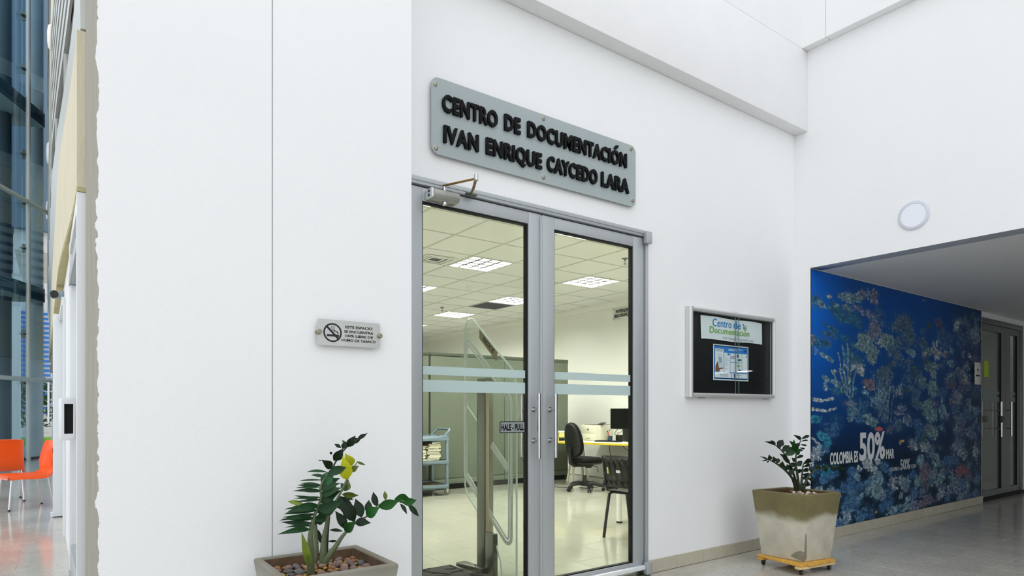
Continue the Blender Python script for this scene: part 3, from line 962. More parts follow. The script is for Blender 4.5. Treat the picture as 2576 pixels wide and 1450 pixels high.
# ---- reef blobs of the mural: x, z, half width, half height, turn, colour, strength
CORAL=[(5.77,2.27,0.117,0.053,-30,1,0.9),(5.88,2.25,0.12,0.035,-30,2,0.9),(5.73,2.25,0.049,0.018,0,8,0.8),(6.03,2.34,0.049,0.02,0,3,0.9),(6.28,2.37,0.092,0.037,-10,2,1),(6.42,2.37,0.113,0.047,-20,2,1),(6.57,2.37,0.117,0.047,-10,2,1),(6.69,2.43,0.119,0.048,20,9,0.8),(6.91,2.45,0.124,0.054,10,9,0.9),(6.95,2.4,0.104,0.039,0,9,0.8),(6.14,2.23,0.163,0.05,-35,1,1),(6.16,2.26,0.072,0.028,0,2,1),(6.27,2.18,0.204,0.055,-25,1,1),(6.51,2.17,0.195,0.056,-40,1,1),(6.38,2.26,0.094,0.032,-20,2,0.9),(6.59,2.29,0.098,0.038,0,9,0.8),(6.79,2.25,0.163,0.039,-10,9,0.8),(6.63,2.11,0.079,0.038,0,1,0.8),(7.08,2.26,0.15,0.07,-40,4,0.6),(7.16,2.18,0.086,0.06,0,4,0.6),(5.97,2.06,0.105,0.02,-40,1,0.9),(6.09,2.03,0.125,0.027,-35,1,1),(5.99,1.98,0.104,0.027,-20,4,0.8),(6.14,1.97,0.108,0.036,-30,1,0.9),(6.31,1.96,0.112,0.037,-40,1,0.8),(5.72,1.91,0.067,0.044,0,9,0.9),(5.82,1.88,0.135,0.053,-40,1,0.8),(5.97,1.89,0.105,0.036,-10,4,0.8),(5.78,1.81,0.101,0.036,-20,8,0.7),(5.92,1.77,0.103,0.019,-30,2,0.9),(6.04,1.74,0.088,0.02,-30,2,0.9),(6.51,1.9,0.097,0.038,-40,1,0.7),(6.97,2.1,0.126,0.089,20,9,1),(6.89,2.02,0.144,0.058,0,9,1),(6.75,1.98,0.162,0.058,-20,5,1),(6.65,1.9,0.118,0.043,0,5,1),(6.87,1.88,0.186,0.058,-20,5,1),(7.25,2.0,0.177,0.091,0,5,0.9),(7.08,1.96,0.15,0.069,0,3,0.6),(6.89,1.8,0.123,0.039,-10,5,0.9),(6.91,1.76,0.103,0.039,0,5,0.8),(7.65,2.21,0.238,0.093,0,7,0.9),(7.77,2.11,0.218,0.095,-10,7,0.8),(7.47,2.15,0.114,0.061,0,7,0.8),(7.56,2.0,0.21,0.093,0,7,0.7),(7.87,2.02,0.221,0.084,0,7,0.7),(8.11,2.02,0.231,0.075,-20,7,0.7),(7.84,1.9,0.121,0.043,0,2,1),(7.33,1.89,0.134,0.081,0,7,0.7),(7.47,1.85,0.183,0.061,-20,7,0.7),(7.7,1.79,0.191,0.073,0,7,0.6),(8.29,1.94,0.078,0.055,20,5,0.9),(8.45,1.92,0.107,0.045,0,9,0.7),(8.72,1.93,0.14,0.025,10,9,0.9),(8.66,2.15,0.195,0.102,0,4,0.7),(8.83,2.07,0.258,0.092,0,4,0.5),(8.77,1.9,0.112,0.046,0,9,0.5),(9.42,2.36,0.346,0.107,0,7,0.6),(9.7,2.44,0.227,0.086,0,7,0.5),(9.36,2.2,0.375,0.107,0,7,0.5),(9.73,2.25,0.229,0.134,0,9,0.4),(9.57,2.1,0.321,0.096,0,7,0.4),(9.24,2.08,0.243,0.094,0,4,0.4),(8.16,2.52,0.056,0.024,0,4,0.7),(6.46,1.77,0.154,0.056,-30,1,1),(6.59,1.75,0.157,0.047,-30,1,1),(6.59,1.68,0.118,0.052,-40,3,1),(6.67,1.63,0.079,0.026,-30,3,1),(6.14,1.62,0.036,0.016,0,3,1),(6.25,1.65,0.044,0.036,30,2,0.7),(6.38,1.66,0.03,0.037,20,3,0.8),(7.18,1.63,0.219,0.09,0,7,0.9),(7.16,1.54,0.196,0.08,0,7,0.9),(7.27,1.47,0.177,0.06,0,7,0.8),(6.81,1.51,0.123,0.048,0,10,0.9),(6.85,1.48,0.102,0.039,0,10,0.9),(6.73,1.48,0.06,0.024,0,3,0.7),(6.0,1.54,0.105,0.025,-30,2,0.9),(6.13,1.51,0.125,0.027,-30,2,0.9),(6.42,1.5,0.104,0.046,-40,1,0.9),(6.51,1.45,0.077,0.047,0,1,0.8),(5.97,1.46,0.07,0.036,0,2,0.9),(6.14,1.43,0.145,0.036,-20,1,0.8),(7.54,1.48,0.055,0.051,-10,2,0.9),(7.75,1.61,0.168,0.053,0,4,0.6),(8.01,1.65,0.124,0.054,0,4,0.9),(8.37,1.75,0.159,0.066,0,5,0.9),(8.42,1.68,0.107,0.066,20,5,0.9),(7.82,1.75,0.072,0.042,0,9,0.6),(7.79,1.69,0.145,0.021,20,7,0.7),(8.06,1.54,0.101,0.023,-20,4,0.8),(9.18,1.73,0.211,0.053,20,9,0.6),(8.94,1.57,0.204,0.069,30,11,0.8),(8.42,1.5,0.161,0.077,-30,5,1),(8.66,1.46,0.167,0.057,0,4,0.8),(9.12,1.44,0.179,0.058,0,9,0.8),(9.36,1.55,0.248,0.119,-30,11,0.7),(9.48,1.65,0.188,0.072,0,11,0.5),(9.86,1.49,0.199,0.074,0,4,0.6),(7.12,1.75,0.064,0.049,0,9,0.5),(7.42,1.76,0.067,0.051,-10,9,0.6),(9.33,1.94,0.073,0.071,-20,9,0.5),(5.82,1.34,0.118,0.014,-10,3,0.9),(6.04,1.35,0.088,0.018,10,3,0.9),(6.47,1.3,0.154,0.047,-20,9,0.9),(6.51,1.26,0.116,0.066,0,2,0.8),(6.69,1.29,0.099,0.077,10,1,0.8),(6.36,1.3,0.033,0.021,0,12,0.9),(6.44,1.15,0.057,0.023,0,5,0.9),(6.81,1.17,0.092,0.044,0,5,1),(6.89,1.12,0.113,0.049,-30,5,1),(5.8,1.16,0.101,0.027,5,6,1),(5.88,1.01,0.085,0.031,-40,6,1),(5.93,0.98,0.121,0.035,-30,6,0.9),(6.04,0.92,0.07,0.014,0,6,0.8),(5.9,0.83,0.051,0.031,0,4,0.7),(7.07,1.04,0.064,0.021,15,13,1.2),(7.56,0.89,0.037,0.025,-25,14,1.1),(8.39,0.98,0.173,0.069,-20,5,1.1),(8.19,0.96,0.142,0.049,20,15,0.9),(8.27,1.27,0.183,0.099,0,5,0.8),(8.39,1.2,0.16,0.078,0,5,0.9),(8.04,1.31,0.202,0.054,-30,7,0.8),(7.56,1.27,0.116,0.062,0,9,0.8),(7.49,1.22,0.092,0.031,0,9,0.7),(7.96,1.09,0.174,0.075,-20,4,0.8),(7.79,1.16,0.072,0.042,0,9,0.7),(9.0,1.34,0.146,0.058,30,10,0.6),(9.12,1.37,0.179,0.035,0,9,0.8),(8.83,1.17,0.085,0.068,-20,9,0.7),(9.24,1.12,0.212,0.094,-40,7,0.9),(9.12,1.01,0.119,0.058,-20,9,0.8),(9.48,1.19,0.188,0.096,-40,4,0.7),(7.89,0.86,0.098,0.064,30,9,1),(7.95,0.81,0.074,0.054,30,3,0.8),(8.29,0.75,0.104,0.065,0,9,0.7),(8.19,0.83,0.103,0.043,0,15,0.5),(9.24,0.79,0.181,0.105,20,7,0.8),(9.36,0.69,0.154,0.071,0,9,0.6),(8.06,0.66,0.101,0.065,-20,2,0.9),(6.79,0.7,0.122,0.049,-30,3,0.9),(6.91,0.64,0.103,0.068,30,3,0.8),(7.05,0.56,0.085,0.059,30,2,0.9),(7.02,0.7,0.084,0.059,40,3,0.8),(7.18,0.63,0.087,0.07,20,4,1),(6.63,0.65,0.043,0.038,20,3,0.8),(6.46,0.62,0.076,0.056,10,4,1),(6.42,0.56,0.045,0.028,0,4,0.9),(5.97,0.65,0.122,0.045,30,6,0.8),(6.04,0.6,0.123,0.036,30,4,0.9),(5.93,0.57,0.086,0.045,0,4,0.8),(6.14,0.62,0.072,0.027,0,4,0.8),(6.57,0.56,0.078,0.056,-10,2,0.8),(6.63,0.48,0.079,0.047,0,4,0.8),(6.49,0.49,0.077,0.075,0,4,0.7),(6.47,0.42,0.096,0.056,0,2,0.7),(6.41,0.38,0.076,0.056,0,4,0.9),(6.67,0.36,0.069,0.057,-10,2,0.8),(6.55,0.37,0.077,0.057,0,4,0.8),(6.81,0.49,0.092,0.048,0,4,1),(6.81,0.42,0.123,0.068,0,5,0.8),(6.95,0.43,0.189,0.069,-20,5,1),(7.03,0.35,0.128,0.059,0,5,1),(7.15,0.33,0.043,0.04,20,2,0.9),(7.27,0.34,0.088,0.061,0,4,0.8),(7.36,0.47,0.112,0.061,0,9,0.6),(7.31,0.57,0.066,0.051,0,4,0.8),(7.7,0.46,0.095,0.052,-20,2,0.9),(7.87,0.51,0.097,0.053,0,4,0.7),(8.19,0.57,0.116,0.076,-5,10,1),(8.16,0.47,0.115,0.098,0,10,0.9),(8.29,0.52,0.078,0.065,-10,10,0.7),(8.21,0.36,0.077,0.033,0,14,0.6),(8.01,0.41,0.112,0.065,0,5,0.8),(8.42,0.45,0.12,0.077,0,5,0.8),(8.61,0.41,0.137,0.078,-25,5,0.8),(8.69,0.5,0.069,0.045,-30,5,0.7),(8.89,0.61,0.202,0.092,-20,4,0.7),(8.8,0.52,0.141,0.057,0,11,0.6),(9.3,0.47,0.23,0.071,-10,12,1),(9.21,0.43,0.181,0.058,0,12,0.8),(9.51,0.38,0.157,0.072,0,11,0.8),(9.09,0.32,0.148,0.082,0,9,0.9),(9.12,0.24,0.149,0.058,0,9,0.8),(8.72,0.3,0.084,0.045,0,7,0.8),(8.11,0.3,0.153,0.054,0,2,0.6),(7.91,0.31,0.148,0.074,0,4,0.8),(7.79,0.25,0.145,0.063,0,2,0.6),(7.58,0.3,0.069,0.042,0,5,0.6),(7.72,0.35,0.119,0.042,20,9,0.6),(8.27,0.2,0.156,0.066,-30,10,0.9),(8.11,0.16,0.102,0.054,0,10,0.8),(8.39,0.16,0.133,0.045,0,12,0.5),(8.64,0.23,0.11,0.067,0,9,0.8),(8.89,0.2,0.115,0.068,0,9,0.7),(9.36,0.15,0.139,0.066,0,9,0.8),(7.7,0.16,0.143,0.053,0,5,0.9),(7.4,0.15,0.136,0.051,0,2,0.9),(7.27,0.24,0.132,0.07,0,4,0.7),(7.12,0.21,0.107,0.06,0,4,0.7),(6.46,0.28,0.173,0.056,0,4,0.8),(6.36,0.26,0.112,0.056,0,1,0.7),(6.67,0.18,0.079,0.067,0,2,0.6),(6.25,0.18,0.074,0.064,0,15,0.6),(6.57,0.15,0.097,0.038,0,4,0.6),(6.83,0.13,0.122,0.049,0,4,0.6),(6.99,0.17,0.029,0.017,0,14,1),(7.76,0.83,0.024,0.012,0,14,1),(5.97,0.69,0.07,0.027,0,15,0.7),(6.09,0.7,0.089,0.02,-10,15,0.6)]
# ------------------------------------------------------------------ sea mural
CPAL = [(110, 150, 200), (52, 122, 160), (150, 188, 200), (212, 222, 220), (70, 112, 160), (150, 182, 178), (50, 160, 190), (104, 128, 150), (90, 140, 210), (150, 150, 172), (150, 120, 120), (108, 92, 118), (164, 84, 66), (200, 96, 84), (206, 176, 70), (56, 92, 70)]
mu = thing('sea_mural', 'large blue underwater coral reef print covering the corridor wall', 'mural', (7.8, 3.13, .1))
mx0, mx1, mz0, mz1 = 5.703, 9.952, .104, 2.562
nx, nz = 440, 256
gx, gz = np.meshgrid(np.linspace(mx0, mx1, nx + 1), np.linspace(mz0, mz1, nz + 1))
cov = np.zeros_like(gx)
acc = np.zeros(gx.shape + (3,))
wsum = np.full(gx.shape, 1e-4)
rc = random.Random(17)
MORE = []
for k in range(260):
    x = rc.uniform(5.75, 9.95)
    f = (x - 5.7) / 4.25
    z = .12 + rc.random() ** 1.25 * (.75 + 1.45 * min(1, f * 1.7))
    if .52 < z < 1.03 and 5.95 < x < 8.0:
        continue
    r = rc.uniform(.04, .11)
    MORE.append((x, z, r * 1.5, r, rc.uniform(-50, 50), rc.choice([4, 7, 9, 5, 2, 7, 4, 11, 15, 3] if f > .3 else [4, 1, 8, 2, 4, 3]), rc.uniform(.45, .85)))
SEGS = [(6.08, 1.62, 6.28, 1.42, 5), (6.20, 1.80, 6.33, 1.42, 5), (6.28, 1.88, 6.37, 1.40, 2), (6.38, 1.90, 6.42, 1.36, 5), (6.48, 1.80, 6.41, 1.37, 5), (6.58, 1.74, 6.47, 1.38, 5), (6.42, 1.36, 6.55, 1.22, 2), (5.73, 1.255, 5.98, 1.235, 3), (5.98, 1.235, 6.15, 1.265, 3), (5.72, .985, 5.88, .90, 3), (5.88, .90, 6.0, .89, 6), (7.15, 1.45, 7.12, 1.15, 7), (7.22, 1.48, 7.18, 1.12, 7), (7.30, 1.50, 7.24, 1.12, 5), (7.40, 1.47, 7.31, 1.12, 7), (6.8, 2.5, 6.81, 2.40, 2)]
for x, z, rx, rz, rot, c, s in CORAL + MORE:
    a = math.radians(rot)
    dx, dz = gx - x, gz - z
    # rotate in normalised space so that wide ellipses keep their reach
    p = (dx * math.cos(a) + dz * 2.0 * math.sin(a)) / (rx * 1.25)
    q = (-dx * math.sin(a) / 2.0 + dz * math.cos(a)) / (rz * 1.25)
    g = np.exp(-(p * p + q * q) * 1.1) * s
    cov = np.maximum(cov, g)
    wgt = g ** 3
    acc += wgt[..., None] * np.array(lin(CPAL[c]))
    wsum += wgt
for xa, za, xb, zb, c in SEGS:          # thin finger corals
    L2 = (xb - xa) ** 2 + (zb - za) ** 2
    t_ = np.clip(((gx - xa) * (xb - xa) + (gz - za) * (zb - za)) / L2, 0, 1)
    d = np.hypot(gx - xa - t_ * (xb - xa) - .012 * np.sin(t_ * 9), gz - za - t_ * (zb - za))
    g = np.exp(-(d / .014) ** 2) * 1.5
    cov = np.maximum(cov, g)
    acc += (g ** 3)[..., None] * np.array(lin(CPAL[c])) * 3
    wsum += g ** 3 * 3
colr = acc / wsum[..., None]
vs = np.stack([gx.ravel(), np.full(gx.size, 3.1265), gz.ravel()], 1) - np.array(OFF[mu.name])
idx = np.arange((nx + 1) * (nz + 1)).reshape(nz + 1, nx + 1)
fc = np.stack([idx[:-1, :-1], idx[:-1, 1:], idx[1:, 1:], idx[1:, :-1]], -1).reshape(-1, 4)
me = bpy.data.meshes.new('printed_sheet')
me.from_pydata(vs.tolist(), [], fc.tolist())
at = me.color_attributes.new('coral', 'FLOAT_COLOR', 'POINT')
rgba = np.ones((gx.size, 4), dtype=np.float32)
rgba[:, :3] = colr.reshape(-1, 3)
rgba[:, 3] = cov.ravel()
at.data.foreach_set('color', rgba.ravel())


def mural_mat():
    m, nt, b = NT('sea_print')
    L = nt.links
    N = nt.nodes.new

    def math_(op, a, bb, clamp=False):
        n = N('ShaderNodeMath')
        n.operation = op
        n.use_clamp = clamp
        for i, v in enumerate((a, bb)):
            if isinstance(v, (int, float)):
                n.inputs[i].default_value = v
            else:
                L.new(v, n.inputs[i])
        return n.outputs[0]

    def mapr(v, a, b2, c, d, smooth=True):
        n = N('ShaderNodeMapRange')
        if smooth:
            n.interpolation_type = 'SMOOTHSTEP'
        for i, q in enumerate((a, b2, c, d)):
            n.inputs[1 + i].default_value = q
        L.new(v, n.inputs[0])
        return n.outputs[0]

    def noise_(scale, detail, rough, vec):
        n = N('ShaderNodeTexNoise')
        n.inputs['Scale'].default_value = scale
        n.inputs['Detail'].default_value = detail
        n.inputs['Roughness'].default_value = rough
        L.new(vec, n.inputs['Vector'])
        return n.outputs[0]

    def mix(f, a, c):
        n = N('ShaderNodeMix')
        n.data_type = 'RGBA'
        L.new(f, n.inputs[0])
        for i, v in ((6, a), (7, c)):
            if isinstance(v, tuple):
                n.inputs[i].default_value = v + (1,)
            else:
                L.new(v, n.inputs[i])
        return n.outputs[2]
    tc = N('ShaderNodeTexCoord')
    mp = N('ShaderNodeMapping')
    mp.inputs['Scale'].default_value = (.6, 1, 1)      # the print is stretched along the wall
    L.new(tc.outputs['Object'], mp.inputs[0])
    vec = mp.outputs[0]
    vc = N('ShaderNodeVertexColor')
    vc.layer_name = 'coral'
    sp = N('ShaderNodeSeparateXYZ')
    L.new(tc.outputs['Object'], sp.inputs[0])
    z = sp.outputs['Z']
    x = sp.outputs['X']
    n1 = noise_(7, 8, .68, vec)
    n2 = noise_(26, 6, .7, vec)
    n3 = noise_(60, 3, .6, vec)
    # water: lit blue towards the surface, nearly black between the corals below
    t = mapr(z, .2, 2.4, 0, 1)
    t2 = math_('ADD', t, math_('MULTIPLY', math_('SUBTRACT', noise_(1.1, 3, .5, vec), .5), .7), True)
    water = mix(mapr(t2, .0, 1., 0, 1, False), lin((8, 28, 44)), lin((8, 80, 160)))
    right = mapr(x, .3, 2.1, 0, .8)  # dark end of the print, with the corridor's fading light painted in
    water = mix(right, water, lin((16, 38, 62)))
    leftglow = math_('MULTIPLY', mapr(x, -2.1, -1.2, 1, 0), mapr(z, .8, 2.3, 0, .75))  # brighter blue paints the hall's light into this end of the print
    water = mix(leftglow, water, lin((10, 112, 224)))
    edge_src = math_('ADD', vc.outputs['Alpha'], math_('ADD', math_('MULTIPLY', math_('SUBTRACT', n1, .5), 1.9), math_('MULTIPLY', math_('SUBTRACT', n2, .5), 1.5)))
    edge = mapr(edge_src, .42, .52, 0, 1)
    edge = math_('MULTIPLY', edge, mapr(vc.outputs['Alpha'], .1, .3, 0, 1))
    tex = mapr(math_('ADD', math_('MULTIPLY', n2, .7), math_('MULTIPLY', n3, .3)), .36, .64, .2, 1.95)
    vo = N('ShaderNodeTexVoronoi')
    vo.inputs['Scale'].default_value = 34
    L.new(vec, vo.inputs['Vector'])
    tex = math_('MULTIPLY', tex, mapr(vo.outputs['Distance'], .05, .5, 1.35, .5, False))
    sc = N('ShaderNodeVectorMath')
    sc.operation = 'SCALE'
    L.new(vc.outputs['Color'], sc.inputs[0])
    L.new(tex, sc.inputs['Scale'])
    c = mix(edge, water, sc.outputs[0])
    # soft haze of distant reef
    hz = mapr(math_('ADD', n1, math_('MULTIPLY', vc.outputs['Alpha'], .4)), .46, .74, 0, .32)
    c2 = mix(math_('MULTIPLY', hz, mapr(vc.outputs['Alpha'], .01, .2, 0, 1)), c, lin((52, 98, 140)))
    L.new(c2, b.inputs['Base Color'])
    b.inputs['Roughness'].default_value = .5
    b.inputs['Specular IOR Level'].default_value = .25
    return m


me.materials.append(mural_mat())
put('printed_sheet', me, mu)
MB().box(mx0 - .004, mx1 + .004, 3.1272, 3.1297, mz0 - .002, mz1 + .003).build('backing', INK, mu)
MUW = M('mural_white_print', (214, 218, 220), .6)
MUG = M('mural_grey_print', (176, 182, 190), .6)
for body, a, bb, z, h, mt, bd in (('COLOMBIA ES', 6.043, 6.598, .720, .115, MUW, .03), ('50%', 6.625, 7.19, .735, .285, MUW, .03), ('MAR', 7.215, 7.405, .722, .105, MUW, .03), ('COLOMBIA IS', 7.30, 7.53, .580, .042, MUG, .02), ('50%', 7.55, 7.80, .585, .115, MUG, .03), ('OCEAN', 7.82, 7.95, .588, .042, MUG, .02)):
    line(body, (a, 3.1258, z), bb - a, h, mt, mu, bold=bd)
# small printed fish
for x, z, r, c in ((7.05, 1.045, .06, (196, 92, 84)), (7.62, .90, .035, (206, 160, 110))):
    P = [(x + r * math.cos(k * .5236), z + r * .42 * math.sin(k * .5236)) for k in range(12)]
    MB().prism(P, fXZ, 3.1254, 3.1262).prism([(x - r * .8, z), (x - r * 1.35, z + r * .4), (x - r * 1.35, z - r * .4)], fXZ, 3.1254, 3.1262).build('printed_fish', M('fish_print', c, .6), mu)

# plate on stand-offs beside the corridor door
ip = thing('standoff_plate', 'small white plate on four stand-off studs, on the mural edge by the corridor door', 'sign', (9.72, 3.13, 1.72))
MB().box(9.60, 9.80, 3.085, 3.09, 1.575, 1.862).build('plate', M('small_plate_white', (224, 220, 214), .4), ip, bevel=.003)
for x in (9.622, 9.778):
    for z in (1.60, 1.84):
        MB().cyl((x, 3.081, z), (x, 3.1255, z), .007, 10).build('stud', STEEL, ip)
MB().prism([(9.70 + .022 * math.cos(k * .6283), 1.765 + .02 * math.sin(k * .6283)) for k in range(10)], fXZ, 3.0843, 3.0852).build('print_mark', INK, ip)
MB().box(9.635, 9.765, 3.0843, 3.0852, 1.682, 1.700).box(9.695, 9.703, 3.0843, 3.0852, 1.72, 1.742).build('print_mark', INK, ip)

# ------------------------------------------------------------------ corridor glass door
d3 = sempty('door_3', (10.9, 3.2, 0), 'dark aluminium glass double door at the end of the mural')
MB().box(9.985, 11.775, 3.17, 3.25, 2.43, 2.50).build('head', ALUD, d3, bevel=.003)
MB().box(11.68, 11.775, 3.17, 3.25, 0, 2.43).build('jamb', ALUD, d3, bevel=.003)
MB().box(9.985, 10.03, 3.17, 3.25, 0, 2.43).build('jamb', ALUD, d3, bevel=.003)
for a, b, g0, g1 in ((10.035, 11.06, 10.12, 10.90), (11.065, 11.675, 11.27, 11.56)):
    MB().ring([(a, .05), (b, .05), (b, 2.425), (a, 2.425)], [(g0, .13), (g1, .13), (g1, 2.34), (g0, 2.34)], fXZ, 3.185, 3.235).build('leaf_frame', ALUD, d3)
    MB().box(g0 - .003, g1 + .003, 3.207, 3.213, .127, 2.343).build('glass_pane', DOORGLASS, d3)
    MB().box(g1 - .012, g1 - .002, 3.186, 3.206, .131, 2.339).build('gasket', BLACK, d3)
    for z0, z1 in ((1.46, 1.505), (1.36, 1.43)):
        MB().box(g0, g1, 3.2045, 3.2055, z0, z1).build('frosted_stripe', M('film_grey', (128, 140, 138), .5) if 'film_grey' not in bpy.data.materials else bpy.data.materials['film_grey'], d3)
for x in (10.62, 11.02):
    h = MB().cyl((x, 3.10, .87), (x, 3.10, 1.36), .013, 10).build('pull_handle', STEEL, d3)
    for z in (.98, 1.24):
        MB().cyl((x, 3.10, z), (x + .10, 3.19, z), .009, 8).build('standoff', STEEL, h)
MB().box(10.58, 10.70, 3.09, 3.13, 1.07, 1.16).build('lock_case', BLACKP, d3, bevel=.006)
MB().box(9.985, 11.775, 3.16, 3.26, .001, .045).build('threshold', BLACK, d3)
MB().box(10.30, 10.46, 3.2035, 3.2043, 1.70, 1.92).build('paper_note', GREENN, d3, label='lime green paper note')
pw = thing('plastic_wrap', 'sheet of clear crumpled plastic hanging behind the corridor glass door', 'plastic sheet', (10.5, 4.0, 0))
vs, fs = [], []
for i in range(13):
    for j in range(31):
        vs.append((10.35 + i * .09, 4.3 + .16 * noise.noise((i * .45, j * .3, 3)), .01 + j * .06))
for i in range(12):
    for j in range(30):
        k = i * 31 + j
        fs.append((k, k + 31, k + 32, k + 1))
MB().add(vs, fs).build('sheet', M('cloudy_plastic', (176, 172, 160), .25, spec=.6), pw, ang=15)

# linear tubes of the low corridor (seen mirrored in the display case)
for x, y in ((18.6, -6.0), (18.6, -6.9)):
    t_ = thing('corridor_tube_lamp', 'slim white tube lamp on the low corridor ceiling, mirrored in the display case', 'lamp', (x, y, 2.55), group='tube lamps of the low corridor')
    MB().box(x - .05, x + .05, y - .3, y + .3, 2.545, 2.5715).build('housing', WHT, t_)
    MB().cyl((x, y - .28, 2.525), (x, y + .28, 2.525), .018, 8).build('tube', M('corridor_tube', (255, 255, 255), emit=6.) if 'corridor_tube' not in bpy.data.materials else bpy.data.materials['corridor_tube'], t_)
